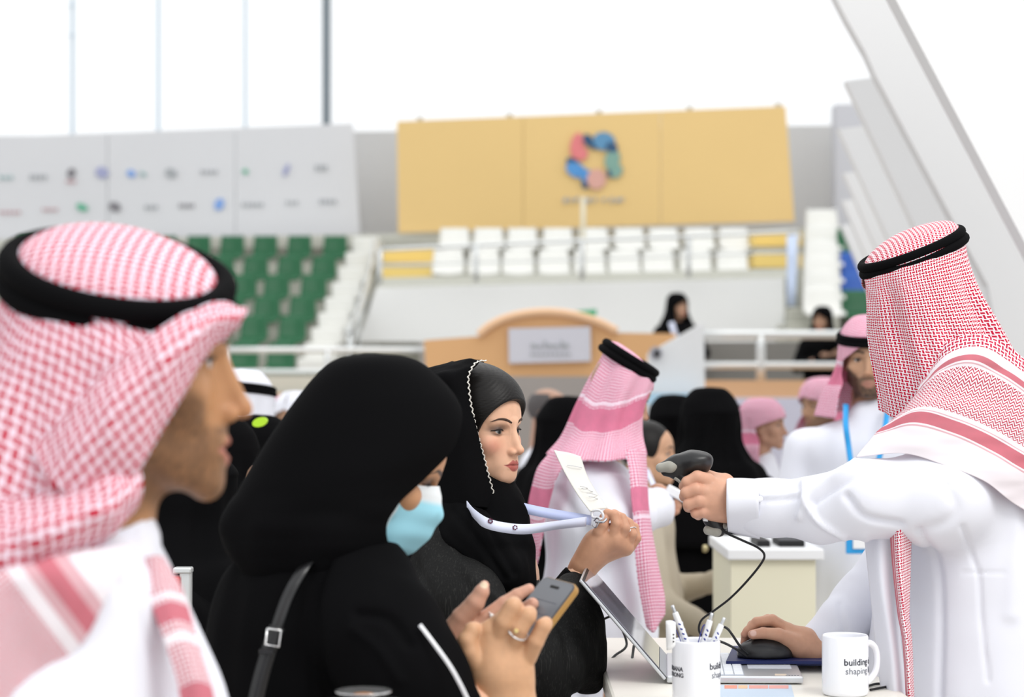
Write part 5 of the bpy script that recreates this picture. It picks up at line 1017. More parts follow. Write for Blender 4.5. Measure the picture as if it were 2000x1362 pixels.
# hijab: rings down the head
def R(l, r, y, d, b, tilt=0, pitch=0, p0=0, p1=360): return rowpx(l, r, y, d, b, tilt, pitch, p0, p1)
rows = [R(705, 728, 693, 2.82, .006, 0, 0, -180, 180), R(650, 780, 703, 2.82, .060, 4, 0, -180, 180), R(612, 825, 728, 2.82, .090, 6, 0, -180, 180), R(568, 872, 780, 2.82, .112, 8, 0, -176, 176), R(530, 902, 830, 2.82, .122, 10, 0, -300, 42) ]
def H_(l, r, y, b, p0, p1, tilt): return R(l, r, y, 2.82, b, tilt, 0, p0, p1)
rows = [H_(712, 735, 693, .006, 5, 355, 0), H_(655, 790, 702, .060, 5, 355, 3), H_(618, 832, 726, .090, 5, 355, 5), H_(570, 872, 775, .112, 5, 355, 8), H_(530, 897, 822, .124, 6, 354, 10),
        H_(494, 908, 872, .132, 16, 340, 12), H_(468, 902, 918, .138, 22, 326, 12), H_(452, 876, 960, .140, 35, 312, 10), H_(444, 850, 1005, .140, 52, 304, 6), H_(444, 830, 1048, .138, 47, 310, 0), H_(452, 800, 1085, .132, 20, 340, 0), H_(470, 775, 1118, .12, 4, 356, 0)]
V, F, uv = drape(rows, 260, 180, fsin([(4, .004, .5, .3, 3), (7, .0035, 2, .5, -4), (11, .0015, 1, .5, 3)])); N = vnormals(V, F); V = V+N*(folds(V, (.16, .16, .045), 12)*.006*sstep(W(0, 900, 2.8)[2], W(0, 1040, 2.8)[2], V[:, 2]))[:, None]
solid(link('hijab', mesh_np('hijab', V, F, uv), MT['black_cloth'], mw), .003)
q = Sdf((W(395, 0, 2.8)[0], 2.52, .08), (W(1010, 0, 2.75)[0], 3.16, W(0, 1050, 2.8)[2]), .0055)
for (x, y, rx, ry, rz) in [(610, 1130, .110, .15, .06), (605, 1210, .135, .175, .10), (600, 1320, .14, .18, .12)]: q.ell(W(x, y, 2.86), (rx, ry, rz), .05)
q.cap(W(610, 1400, 2.86), (W(640, 0, 2.88)[0], 2.88, .12), .15, .24, .06)
q.chain([(*W(700, 1150, 2.74), .070), (*W(745, 1240, 2.68), .072), (*W(800, 1330, 2.66), .070), (*W(880, 1400, 2.68), .050)], .04); q.chain([(*W(600, 1130, 2.80), .05), (*W(720, 1125, 2.74), .045)], .05)
q.chain([(*W(700, 1300, 3.0), .06), (*W(840, 1350, 2.86), .036)], .04)
garment('abaya', q, MT['black_cloth'], mw, [([(640, 1100), (620, 1180), (640, 1362)], 8, -.006), ([(700, 1200), (760, 1210), (800, 1260)], 10, -.008), ([(690, 1230), (740, 1270), (780, 1330)], 9, .005), ([(600, 1150), (590, 1250), (600, 1362)], 8, .004), ([(820, 1230), (870, 1290), (905, 1362)], 6, .003)], (.06, .07, .14), .006, 2)
# bag strap with buckle
sb = empty('shoulder_bag', W(520, 1362, 2.64), 'black leather bag strap with silver buckle over the shoulder of the woman with the mask', 'bag'); M_lea = M_plain('black_leather', (.012, .012, .013), .32, .5)
V, F, uv = ribbon([W(640, 1086, 2.80), W(622, 1091, 2.725), W(600, 1104, 2.685), W(578, 1135, 2.668), W(560, 1170, 2.658), W(545, 1212, 2.648), W(535, 1245, 2.644)], [(.6, .5, .6), (.6, .5, .4), (.8, .2, .4), (1, 0, .3), (1, 0, .3), (1, 0, .2), (1, 0, .2)], .0155, .003, 50); link('strap', mesh_np('strap', V, F, smooth=False), M_lea, sb)
V, F, uv = ribbon([W(541, 1225, 2.640), W(524, 1275, 2.636), W(508, 1330, 2.634), W(492, 1400, 2.634)], [(1, 0, .25)]*4, .0205, .0045, 20); link('strap', mesh_np('strap', V, F, smooth=False), M_lea, sb)
V, F = tube([W(522, 1228, 2.632), W(549, 1232, 2.632), W(545, 1264, 2.630), W(518, 1260, 2.630), W(522, 1228, 2.632)], .0014, 8, 5); link('buckle', mesh_np('buckle', V, F), M_silver, sb); boxo('loop', W(510, 0, 2.63)[0], W(538, 0, 2.63)[0], 2.624, 2.636, W(0, 1278, 2.63)[2], W(0, 1268, 2.63)[2], M_lea, sb, .001)
q = Sdf(W(380, 1760, 2.70), W(620, 1490, 2.50)+np.array([0, .0, 0]), .006) if False else None
boxo('bag_body', W(400, 0, 2.6)[0], W(600, 0, 2.6)[0], 2.56, 2.66, .78, 1.02, M_lea, sb, .02)
# phone
ph_o = empty('smartphone', W(1070, 1190, 2.74), 'smartphone in a tan case held in both hands', 'phone')
pA, pB, pC_, pD = W(1066, 1124, 2.87), W(1124, 1143, 2.81), W(1050, 1250, 2.775), W(992, 1214, 2.835)  # far-left, far-right, near-right, near-left corners
pc0 = (pA+pB+pC_+pD)/4; ax = (pA+pB-pC_-pD); ax /= np.linalg.norm(ax); ay = (pB+pC_-pA-pD); ay -= ax*(ay@ax); ay /= np.linalg.norm(ay); pc0 = (pA+pB)/2-ax*.074; an = np.cross(ax, ay); an = an if an[1] < 0 else -an
def pbox(name, u, v, w0, w1, mat, bev, parent=ph_o, seg=4, cu=0, cv=0, cbev=0):
    bm = bmesh.new(); r = bmesh.ops.create_cube(bm, size=1)
    for t in r['verts']: t.co = Vector((cu+t.co.x*u, cv+t.co.y*v, (w0+w1)/2+t.co.z*(w1-w0)))
    if cbev: bmesh.ops.bevel(bm, geom=[e for e in bm.edges if abs(e.verts[0].co.z-e.verts[1].co.z) > 1e-6], offset=cbev, segments=6, affect='EDGES', profile=.5)
    if bev: bmesh.ops.bevel(bm, geom=[e for e in bm.edges if abs(e.verts[0].co.z-e.verts[1].co.z) < 1e-6], offset=bev, segments=2, affect='EDGES', profile=.5)
    for t in bm.verts: t.co = Vector(pc0+ax*t.co.x+ay*t.co.y+an*t.co.z)
    return link(name, bm_mesh(name, bm), mat, parent)
pbox('case', .150, .076, -.011, -.001, M_plain('tan_case', (.40, .22, .06), .4, .4), .002, cbev=.012); pbox('frame', .147, .073, -.003, .0, M_plain('graphite', (.10, .10, .11), .3, .5, .5), .0008, cbev=.011)
pbox('screen', .143, .069, 0, .0006, M_plain('dim_screen', (.17, .18, .20), .12, .5), 0, cbev=.009); pbox('camera_notch', .0045, .019, .0006, .0010, M_rub, 0, cu=.060, cbev=.002)
for k in range(4): pbox('app_panel', .0006, .050, .0006, .0009, M_plain('screen_line', (.10, .11, .14), .3) if k == 0 else bpy.data.materials['screen_line'], 0, cu=.035-.022*k)
ringo(W(1011, 1234, D-.020), np.array(W(1014, 1228, D-.018))-np.array(W(998, 1250, D-.006)), .0150, .0014, 'ring with a pale gold square stone on the near hand', M_silver, None, (W(1008, 1233, D-.036), M_gold)); 
ringo(W(966, 1209, E2-.006), np.array(W(985, 1180, E2))-np.array(W(950, 1208, E2)), .0125, .0011, 'thin silver ring on the far hand holding the phone', M_silver, None, (W(960, 1203, E2-.016), M_gem))
w2 = empty('white_lanyard', W(860, 1290, 2.62), 'thin white lanyard hanging down in front of the black abaya by the hands', 'lanyard')
V, F, uv = ribbon([W(820, 1221, 2.60), W(848, 1258, 2.59), W(878, 1300, 2.585), W(898, 1335, 2.585), W(916, 1372, 2.59)], [(1, 0, .3)]*5, .0055, .0015, 30); link('strap', mesh_np('strap', V, F, smooth=False), M_penw, w2)
# ------------------------------------------------------------------ near man in profile (left)
SK_L = (.46, .23, .105)
DL = 2.0
lm = empty('person', (W(90, 0, DL)[0], DL+.03, 0), 'nearest man in profile at left, bearded, in red checked head cloth and white robe', 'person')
LHp = W(238, 708, DL+.01); LE = (math.radians(0), 0, math.radians(-90+9)); LSc = (1.06, 1.10, 1.25)
V1, F1, C1 = head_mesh(.0022, male=True, skin=SK_L, beard=.68, beardc=(.030, .018, .012), lips=(.36, .13, .09), brow=(.02, .013, .01), brow_th=1.4, mouth_open=1.5); V1[:, 2] = np.where(V1[:, 2] > 0, V1[:, 2]*.80, V1[:, 2]); V1 = xf(V1*np.array(LSc), LHp, LE)
V4, F4, C4 = inner_body((W(90, 0, DL)[0], DL+.05, 0), W(0, 1060, DL)[2], .95, (0, 0), face=math.radians(-86), skin=SK_L, hands=[(-1, W(60, 1700, DL-.1), W(160, 2100, DL-.05)), (1, W(60, 1700, DL+.3), W(160, 2100, DL+.3))])
V, F, C = join([(V1, F1, C1), (V4, F4, C4)]); link('body', mesh_np('body', V, F, col=C), MT['skin'], lm)
eyes_np(lm, LHp, LE, LSc)
SH = MT['shem_big']
def RL(l, r, y, b, tilt, pitch, p0, p1, d=DL): return rowpx(l, r, y, d, b, tilt, pitch, p0, p1)
# crown above the rope
rows = [RL(226, 229, 456, .0006, -12, 20, 0, 360), RL(130, 330, 468, .050, -12, 20, 0, 360), RL(70, 400, 495, .078, -12, 20, 0, 360), RL(35, 428, 528, .090, -12, 20, 0, 360), RL(22, 440, 560, .095, -12, 20, 0, 360), RL(14, 446, 600, .098, -12, 18, 0, 360)]
V, F, uv = drape(rows, 160, 60); uv = np.stack([V[:, 0]*1.03, V[:, 2]+V[:, 1]*.8], 1); crown = link('head_cloth', mesh_np('head_cloth', V, F, uv), SH, lm)
# fall: wraps from the brow round the back of the head
rows = [RL(30, 436, 560, .093, -12, 18, 4, 356), RL(8, 462, 602, .102, -9, 16, 10, 345), RL(-14, 470, 650, .110, -2, 12, 30, 330), RL(-30, 470, 720, .116, 0, 8, 46, 312), RL(-50, 470, 790, .124, 0, 6, 58, 300), RL(-66, 470, 860, .132, 0, 4, 68, 290), RL(-80, 470, 930, .140, 0, 4, 76, 284), RL(-100, 450, 1000, .150, -4, 6, 78, 280), RL(-125, 420, 1060, .165, -10, 8, 78, 280), RL(-150, 400, 1130, .18, -14, 10, 80, 280)]
V, F, uv = drape(rows, 300, 220, fsin([(6, .008, 1.2, .06, -2.5), (11, .0025, .3, .2, 4), (5, .005, 2, .4, 2)]), urep=.13)
N = vnormals(V, F); V = V+N*(folds(V, (.05, .05, .16), 6)*.004)[:, None]; solid(link('head_cloth_fall', mesh_np('head_cloth_fall', V, F, uv), SH, lm), .002)
# thick rolled front edge from the brow point down to the jaw and round the neck
def band(name, rowsnet, nu, nv, mat, th, amp=.004, sc=(.03, .03, .12), seed=1, swap=False, vv=None):
    V, F, uv = net(rowsnet, nu, nv, vvals=vv); N = vnormals(V, F); V = V+N*(folds(V, sc, seed)*amp)[:, None]
    if swap: uv = uv[:, ::-1]
    o = link(name, mesh_np(name, V, F, uv), mat, lm); solid(o, th); return o
band('head_cloth_fold', [[(482, 604, DL-.02), (478, 618, DL-.045), (466, 632, DL-.03), (455, 640, DL+.0)], [(400, 598, DL-.085), (410, 630, DL-.108), (415, 662, DL-.085), (412, 672, DL-.05)], [(320, 640, DL-.115), (340, 690, DL-.138), (362, 738, DL-.115), (362, 750, DL-.08)], [(240, 700, DL-.125), (268, 760, DL-.150), (308, 826, DL-.128), (312, 838, DL-.09)], [(150, 790, DL-.125), (190, 850, DL-.155), (262, 905, DL-.132), (274, 915, DL-.09)], [(60, 880, DL-.12), (110, 950, DL-.15), (195, 985, DL-.13), (212, 1000, DL-.09)]], 60, 180, SH, .004, .003, seed=2)
band('head_cloth_fold', [[(262, 890, DL-.075), (270, 935, DL-.115), (264, 985, DL-.095), (240, 1000, DL-.05)], [(215, 920, DL-.125), (222, 980, DL-.160), (215, 1045, DL-.135), (200, 1060, DL-.1)], [(130, 950, DL-.135), (140, 1020, DL-.175), (135, 1090, DL-.150), (125, 1110, DL-.11)], [(30, 985, DL-.13), (40, 1060, DL-.175), (40, 1130, DL-.150), (35, 1150, DL-.12)], [(-120, 1000, DL-.10), (-120, 1080, DL-.15), (-120, 1160, DL-.14), (-120, 1180, DL-.1)]], 50, 160, SH, .004, .005, (.05, .05, .03), 8)
# shoulder sheet with border bands
ed2 = M_shemagh('red_check_near_border', red=(.50, .02, .06), cell=.0045, zones=((-1, .009, 'white'), (.009, .022, 'line'), (.022, .040, 'red'), (.040, .052, 'line'), (.052, .066, 'white')))
band('head_cloth_border', [[(262, 1062, DL-.13), (215, 1150, DL-.16), (170, 1240, DL-.165), (105, 1320, DL-.17), (60, 1400, DL-.18)], [(222, 1070, DL-.15), (170, 1140, DL-.175), (118, 1210, DL-.18), (60, 1290, DL-.185), (10, 1400, DL-.19)], [(160, 1075, DL-.16), (100, 1120, DL-.185), (50, 1180, DL-.19), (0, 1270, DL-.195), (-40, 1400, DL-.2)], [(90, 1090, DL-.16), (20, 1120, DL-.185), (-30, 1180, DL-.19), (-60, 1290, DL-.19), (-90, 1400, DL-.2)], [(-100, 1100, DL-.14), (-120, 1150, DL-.16), (-130, 1200, DL-.17), (-150, 1290, DL-.18), (-170, 1400, DL-.19)]], 120, 120, ed2, .003, .004, (.04, .04, .10), 5, vv=[0, .05, .10, .16, .25]); _o = bpy.data.objects['head_cloth_border.001']; _me = _o.data; _P = np.array([tuple(_o.matrix_basis @ v.co + _o.parent.location) for v in _me.vertices]); _x, _y = proj(_P); _li = np.empty(len(_me.loops), np.int32); _me.loops.foreach_get('vertex_index', _li); _me.uv_layers[0].data.foreach_set('uv', np.stack([(.6*_x+.8*_y)*.000514, (-.8*_x+.6*_y-530)*.000514], 1)[_li].ravel())
band('head_cloth_tail', [[(282, 1092, DL-.060), (300, 1085, DL-.055), (318, 1090, DL-.04)], [(290, 1160, DL-.090), (322, 1150, DL-.085), (352, 1150, DL-.06)], [(320, 1250, DL-.105), (352, 1240, DL-.10), (382, 1240, DL-.07)], [(345, 1330, DL-.11), (380, 1320, DL-.105), (405, 1320, DL-.08)], [(365, 1430, DL-.11), (400, 1420, DL-.105), (425, 1420, DL-.08)]], 40, 90, M_shemagh('red_check_near_tail', red=(.48, .02, .06), cell=.0045, zones=((.05, .056, 'white'), (.06, .078, 'red'), (.09, .1, 'white'), (.14, .16, 'red'))), .003, .003)
q = Sdf((W(-420, 0, DL)[0], DL-.24, .10), (W(480, 0, DL)[0], DL+.44, W(0, 985, DL)[2]), .006)
for (x, y, rx, ry, rz) in [(125, 1160, .095, .17, .06), (128, 1240, .112, .20, .09), (130, 1340, .128, .215, .10)]: q.ell(W(x, y, DL+.05), (rx, ry, rz), .05)
q.cap(W(150, 1480, DL+.05), (W(130, 0, DL)[0], DL+.05, .15), .16, .22, .05); q.chain([(*W(232, 1055, DL), .040), (*W(220, 1110, DL+.02), .055)], .03); q.chain([(*W(140, 1200, DL+.18), .075), (*W(80, 1420, DL+.27), .075), (*W(70, 1700, DL+.3), .065)], .04); q.chain([(*W(150, 1200, DL-.08), .075), (*W(90, 1420, DL-.12), .070), (*W(100, 1700, DL-.1), .05)], .04)
V_, F_, u_ = drape([RL(158, 298, 1085, .058, 8, 12, 0, 360), RL(168, 294, 1050, .052, 8, 12, 0, 360), RL(176, 290, 1012, .050, 8, 12, 0, 360)], 60, 16); solid(link('collar', mesh_np('collar', V_, F_), MT['white_cloth'], lm), .003)
garment('robe', q, MT['white_cloth'], lm, [([(215, 1120), (270, 1200), (330, 1362)], 14, -.004), ([(262, 1030), (290, 1090), (330, 1160)], 8, .004)], (.08, .1, .25), .004)
agal(lm, W(231, 535, DL), .1075, .0985, -11.5, 22, .0128, MT['agal'])
# ------------------------------------------------------------------ people behind
def scarf_local(parent, loc, eul, sc, mat, open_=62, drop=.34, spread=.10, name='head_cloth', nu=110, nv=80, seed=0, niqab=False, dome=.118):
    """head cloth in head space: opening faces +y"""
    a0, a1 = -90+open_, 270-open_; f_ = min(1, drop/.30)
    rows = [(0, -.01, dome+.012, .004, .004, 0, 0, -88, 268), (0, -.01, dome+.004, .050, .060, 0, 0, -88, 268), (0, -.008, .085, .083, .098, 0, 0, -88, 268), (0, -.004, .048, .092, .110, 0, 0, -88, 268), (0, -.004, .030, .094, .110, 0, 0, -90+open_*.45, 270-open_*.45),
            (0, -.006, -.005, .096, .108, 0, 0, a0, a1), (0, -.008, -.06*f_, .100, .110, 0, 0, a0, a1), (0, -.012, -.12*f_, .110+spread*.25, .115+spread*.1, 0, 0, a0-10, a1+10), (0, -.015, -.18*f_, .125+spread*.6, .125+spread*.3, 0, 0, a0-12, a1+12), (0, -.02, -drop, .14+spread, .14+spread*.6, 0, 0, a0-14, a1+14)]
    if niqab: rows = [(r[0], r[1], r[2], r[3]+.006, r[4]+(.018 if r[2] < .06 else 0), r[5], r[6], -90, 270) for r in rows]
    V, F, uv = drape(rows, nu, nv, fsin([(8, .006, seed, .35, 3), (13, .003, seed*2, .35, -3)]), urep=.12); V = xf(V, loc, eul, sc)
    return solid(link(name, mesh_np(name, V, F, uv), mat, parent), .003)
def bg_person(label, x, ytop, d, yaw, kind, skin=(.50, .29, .18), beard=0, group=None, pitch=0, hs=1.0, width=1.0, lean=0, arms=None, head_px=None, robe=None, scarfmat=None, agal_on=True, res=.011, roll=0, hres=.004, open_=62, sc_drop=.30, sp_=.10):
    """ytop = top of the head covering in pixels"""
    top = W(x, ytop, d); hz = top[2]-.128*hs; loc = np.array([top[0], d, hz]); base = np.array([top[0]-lean, d, 0]); fa = math.radians(yaw)
    q = empty('person', base, label, 'person', group); eul = (math.radians(pitch), math.radians(roll), fa)
    V1, F1, C1 = head_mesh(hres, male=kind in ('man', 'bald'), skin=skin, beard=beard, neck=(0, -.03, -.19)); V1 = xf(V1, loc, eul, hs)
    hands = []; armw = []
    sh = hz-(.25 if kind == 'man' else .22)*hs
    cf, sf = math.cos(fa), math.sin(fa); L = lambda a, b, z: base+np.array([a*cf-b*sf, a*sf+b*cf, z])
    arms = arms or [(-1, (-.24, .02, sh-.30), (-.22, .12, sh-.52)), (1, (.24, .02, sh-.30), (.22, .12, sh-.52))]
    parts = [(V1, F1, C1)]; wr = []
    for s_, e, w in arms:
        E_, W_ = L(*[v*hs if i < 2 else v for i, v in enumerate(e)]), L(*[v*hs if i < 2 else v for i, v in enumerate(w)]); hands.append((s_, E_, W_)); dv = (W_-E_)/np.linalg.norm(W_-E_)
        sd = np.cross(dv, [0, 0, 1.]); sd /= np.linalg.norm(sd)+1e-9; up = np.cross(sd, dv)
        K = W_+dv*.075*hs; pts = {'palm': [[(*W_, .024*hs), (*(K+sd*.018), .014*hs)], [(*W_, .024*hs), (*(K-sd*.018), .014*hs)]]}
        for n_, o, ln in (('index', .027, .062), ('middle', .009, .070), ('ring', -.009, .064), ('little', -.026, .050)):
            p0 = K+sd*o*hs; p1 = p0+dv*ln*.5*hs-up*.012; p2 = p0+dv*ln*.8*hs-up*.034; pts[n_] = [(*p0, .0095*hs), (*p1, .0085*hs), (*p2, .0070*hs)]
        pts['thumb'] = [(*(W_+dv*.03+sd*.022), .012*hs), (*(W_+dv*.065+sd*.042-up*.01), .0095*hs), (*(W_+dv*.09+sd*.045-up*.02), .0080*hs)]
        parts.append(hand_sdf(pts, skin=skin, tips=skin, res=.003, k=.008))
    parts.append(inner_body(base, hz-.17*hs, hs*.92, (lean, 0), face=fa, hands=hands, skin=skin, res=.02, width=width*.8))
    V, F, C = join(parts); link('body', mesh_np('body', V, F, col=C), MT['skin'], q)
    if kind != 'niqab': eyes_np(q, loc, eul, (hs, hs, hs))
    # robe
    mat = robe or (MT['white_cloth'] if kind in ('man', 'bald') else MT['black_cloth']); H = sh+.06
    q2 = Sdf(base+np.array([-.62, -.62, .03]), base+np.array([.62, .62, H+.12]), res); w = width*hs
    sp = np.array([top[0], d, sh]); r2 = lambda a, b, z: L(a, b, z)
    M3 = np.array([[cf, sf, 0], [-sf, cf, 0], [0, 0, 1]])
    q2.ell(sp+np.array([0, 0, -.03]), (.20*w, .12*w, .10), .05, rot=(0, 0, fa)); q2.ell((sp+base)/2*np.array([1, 1, 0])+np.array([0, 0, sh-.28]), (.19*w, .145*w, .28), .06, rot=(0, 0, fa)); q2.ell(base+np.array([0, 0, sh*.45]), (.22*w, .18*w, sh*.48), .06, rot=(0, 0, fa)); q2.cap(base+np.array([0, 0, sh*.45]), base+np.array([0, 0, .10]), .17*w, .20*w, .06)
    q2.cap(sp, sp+np.array([0, 0, .07]), .072*w, .062*w, .04)
    for s_, E_, W_ in hands:
        S_ = sp+np.array([s_*.165*w*cf, s_*.165*w*sf, -.02]); dv = (W_-E_)/np.linalg.norm(W_-E_); q2.chain([(*S_, .068*hs), (*E_, .055*hs), (*(W_-dv*.01), .040*hs if kind != 'niqab' else .055*hs)], .03); q2.cap(W_-dv*.004, W_+dv*.05, .026*hs, .026*hs, .002, 'sub')
    garment('robe' if kind in ('man', 'bald') else 'abaya', q2, mat, q, (), (.08, .08, .35), .008, 2, seed=int(x) % 17)
    if kind == 'man':
        scarf_local(q, loc, eul, hs, scarfmat or MT['shem_pink'], seed=x % 5, open_=open_, drop=sc_drop, spread=sp_)
        if agal_on: agal(q, (0, -.004, .070), .092, .109, 0, -6, .009, MT['agal'], loc=loc, eul=eul, sc=hs)
    elif kind == 'hijab': scarf_local(q, loc, eul, hs, scarfmat or MT['black_cloth'], name='hijab', seed=x % 5, open_=56, spread=.06)
    elif kind == 'niqab': scarf_local(q, loc, eul, hs, scarfmat or MT['black_cloth'], name='niqab', seed=x % 5, spread=.12, niqab=True, drop=.42)
    elif kind == 'bald':
        s = Sdf((-.1, -.12, -.06), (.1, .12, .13), .004); s.ell((0, -.006, .028), (.0765, .0945, .084), 0); s.ell((0, .08, .02), (.075, .085, .12), .01, 'sub'); s.ell((0, 0, .11), (.05, .07, .04), .02, 'sub'); s.cut(2, -.05, -1)
        V, F = s.mesh(); link('hair', mesh_np('hair', xf(V, loc, eul, hs), F), M_plain('greying_hair', (.10, .09, .09), .7), q)
    return q, loc, eul
# man in the middle, looking down at a phone (head cloth modelled to its own fall)
DC = 5.0
cm = empty('person', (W(1165, 0, DC)[0], DC, 0), 'man in faded pink checked head cloth and white robe looking down, in the middle distance', 'person')
cl = W(1207, 768, DC); ce = (math.radians(-20), 0, math.radians(-90+24))
V1, F1, C1 = head_mesh(.0035, male=True, beard=.8, skin=(.46, .26, .17)); V1 = xf(V1, cl, ce, .86)
ch_ = {'palm': [wp([(1285, 965, DC, .026), (1300, 975, DC, .022), (1312, 978, DC, .014)]), wp([(1285, 975, DC, .026), (1305, 990, DC, .018)])], 'index': wp([(1310, 972, DC-.01, .011), (1322, 980, DC-.02, .010), (1318, 990, DC-.02, .009)]), 'middle': wp([(1312, 980, DC-.01, .011), (1324, 988, DC-.02, .010), (1318, 998, DC-.02, .009)]), 'ring': wp([(1308, 990, DC-.01, .011), (1320, 998, DC-.02, .010), (1312, 1004, DC-.02, .008)]), 'little': wp([(1304, 996, DC-.01, .010), (1312, 1005, DC-.02, .009)]), 'thumb': wp([(1296, 962, DC, .012), (1312, 958, DC-.01, .010), (1326, 962, DC-.01, .008)])}
V2, F2, C2 = hand_sdf(ch_, skin=(.52, .28, .18), tips=(.58, .30, .22), res=.003)
V4, F4, C4 = inner_body((W(1165, 0, DC)[0], DC, 0), W(0, 900, DC)[2], .92, (0, 0), face=math.radians(-80), skin=(.46, .26, .17), hands=[(-1, W(1215, 1030, DC-.2), W(1275, 985, DC-.02)), (1, W(1230, 1030, DC+.15), W(1290, 985, DC+.03))])
V, F, C = join([(V1, F1, C1), (V2, F2, C2), (V4, F4, C4)]); link('body', mesh_np('body', V, F, col=C), MT['skin'], cm)
eyes_np(cm, cl, ce, (.86, .86, .86), look=(0, -.3))
q = Sdf((W(1010, 0, DC)[0], DC-.42, .05), (W(1330, 0, DC)[0], DC+.42, W(0, 850, DC)[2]), .009)
for (x, y, rx, ry, rz) in [(1160, 945, .10, .185, .06), (1160, 1020, .125, .21, .14), (1165, 1180, .135, .22, .22)]: q.ell(W(x, y, DC), (rx, ry, rz), .05)
q.cap(W(1165, 1250, DC), (W(1165, 0, DC)[0], DC, .12), .145, .21, .05); q.chain([(*W(1165, 960, DC-.12), .058), (*W(1195, 1020, DC-.19), .062), (*W(1245, 1005, DC-.12), .055), (*W(1283, 990, DC-.01), .046)], .03); q.cap(W(1286, 990, DC-.01), W(1310, 985, DC), .028, .028, 0, 'sub')
V, F = tube([W(1222, 1004, DC-.06), W(1258, 1000, DC-.04), W(1296, 992, DC-.01)], [.052, .049, .046], 28, 14); link('cuff', mesh_np('cuff', V, F), MT['white_cloth'], cm)
garment('robe', q, MT['white_cloth'], cm, [([(1090, 960), (1150, 1050), (1180, 1120)], 10, -.008), ([(1130, 1100), (1120, 1250), (1130, 1362)], 12, -.008)], (.06, .08, .3), .009)
def RC(l, r, y, b, tilt, pitch, p0, p1): return rowpx(l, r, y, DC, b, tilt, pitch, p0, p1)
rows = [RC(1205, 1215, 672, .004, -28, 0, 0, 360), RC(1190, 1245, 682, .050, -28, 0, 0, 360), RC(1182, 1272, 702, .085, -30, 0, 0, 360), RC(1176, 1276, 722, .096, -28, 0, 0, 360), RC(1155, 1270, 755, .106, -18, 0, 22, 336), RC(1130, 1258, 800, .114, -8, 0, 24, 330), RC(1104, 1256, 850, .130, 0, 0, 24, 330), RC(1074, 1262, 885, .195, 2, 4, 20, 334)]
V, F, uv = drape(rows, 220, 130, fsin([(7, .006, 1, .3, 3), (11, .003, 0, .3, -3)]), urep=.13); solid(link('head_cloth', mesh_np('head_cloth', V, F, uv), MT['shem_pink'], cm), .003)
def sheet(parent, name, rows_, mat, nu=30, nv=60, th=.003, amp=.004, sc=(.04, .04, .12)):
    V, F, uv = net(rows_, nu, nv); N = vnormals(V, F); V = V+N*(folds(V, sc, 3)*amp)[:, None]; return solid(link(name, mesh_np(name, V, F, uv), mat, parent), th)
sheet(cm, 'head_cloth_tail', [[(1075, 880, DC-.10), (1095, 885, DC-.16), (1120, 890, DC-.21)], [(1045, 930, DC-.10), (1065, 940, DC-.15), (1090, 930, DC-.19)], [(1030, 1020, DC-.10), (1050, 1020, DC-.14), (1068, 1000, DC-.16)], [(1026, 1130, DC-.08), (1040, 1130, DC-.12), (1052, 1090, DC-.14)]], MT['shem_pink'])
sheet(cm, 'head_cloth_tail', [[(1222, 880, DC-.20), (1245, 880, DC-.18), (1262, 880, DC-.12)], [(1235, 990, DC-.26), (1252, 990, DC-.25), (1264, 985, DC-.18)], [(1240, 1080, DC-.27), (1262, 1085, DC-.26), (1280, 1080, DC-.2)], [(1248, 1150, DC-.26), (1272, 1160, DC-.25), (1294, 1150, DC-.2)], [(1262, 1225, DC-.24), (1278, 1235, DC-.24), (1296, 1200, DC-.2)]], MT['shem_pink'])
agal(cm, W(1232, 699, DC), .073, .094, -32, 4, .0105, MT['agal'])
ph2 = empty('smartphone', W(1322, 968, DC-.02), 'small pale phone in the hand of the man in the middle', 'phone'); 
bm = bmesh.new(); box(bm, -.035, .035, -.005, .005, -.012, .012, .004, 2, Matrix.Rotation(.5, 4, 'Y')); bmesh.ops.translate(bm, vec=Vector(W(1326, 967, DC-.03)), verts=bm.verts); link('frame', bm_mesh('frame', bm), M_penw, ph2)
# others --------------------------------------------------------------
FA = lambda s, z: [(-1, (-.24, .08, z-.26), (-.10, .30, z-.22)), (1, (.24, .08, z-.26), (.10, .30, z-.22))]
p, l_, e_ = bg_person('bearded man in white robe with blue lanyard behind the scanner man', 1700, 616, 5.9, 166, 'man', beard=1.0, pitch=-4, hs=1.0, open_=50, sc_drop=.17, width=1.12, sp_=.02)
M_bl = M_plain('bright_blue_lanyard', (.03, .34, .75), .5)
lb2 = empty('blue_lanyard', l_+np.array([0, -.2, -.2]), 'bright blue lanyard and badge holder worn by the bearded man at the back', 'lanyard')
for pts in ([(1652, 790, 5.80), (1652, 830, 5.70), (1657, 870, 5.69), (1662, 905, 5.67), (1672, 960, 5.64), (1680, 1045, 5.64)], [(1735, 790, 5.8), (1728, 840, 5.70), (1715, 905, 5.67), (1700, 960, 5.64), (1690, 1045, 5.64)]):
    V, F, uv = ribbon([W(*p_) for p_ in pts], [(1, 0, 0)]*len(pts), .016, .003, 30); link('strap', mesh_np('strap', V, F), M_bl, lb2)
a = W(1652, 1045, 5.63); b = W(1700, 1082, 5.63); boxo('holder', a[0], b[0], 5.622, 5.635, b[2], a[2], M_bl, lb2, .003); boxo('card', W(1661, 0, 5.63)[0], b[0]-.012, 5.616, 5.621, W(0, 1072, 5.62)[2], W(0, 1045, 5.62)[2], M_penw, lb2)
bg_person('boy in pink checked head cloth and white robe seen from the side', 1490, 778, 7.3, -108, 'man', hs=.78, open_=92, sp_=.02, agal_on=False, skin=(.50, .28, .19), width=.74, arms=[(-1, (-.22, .05, .72), (-.14, .26, .72)), (1, (.22, .05, .72), (.14, .24, .66))], sc_drop=.18)
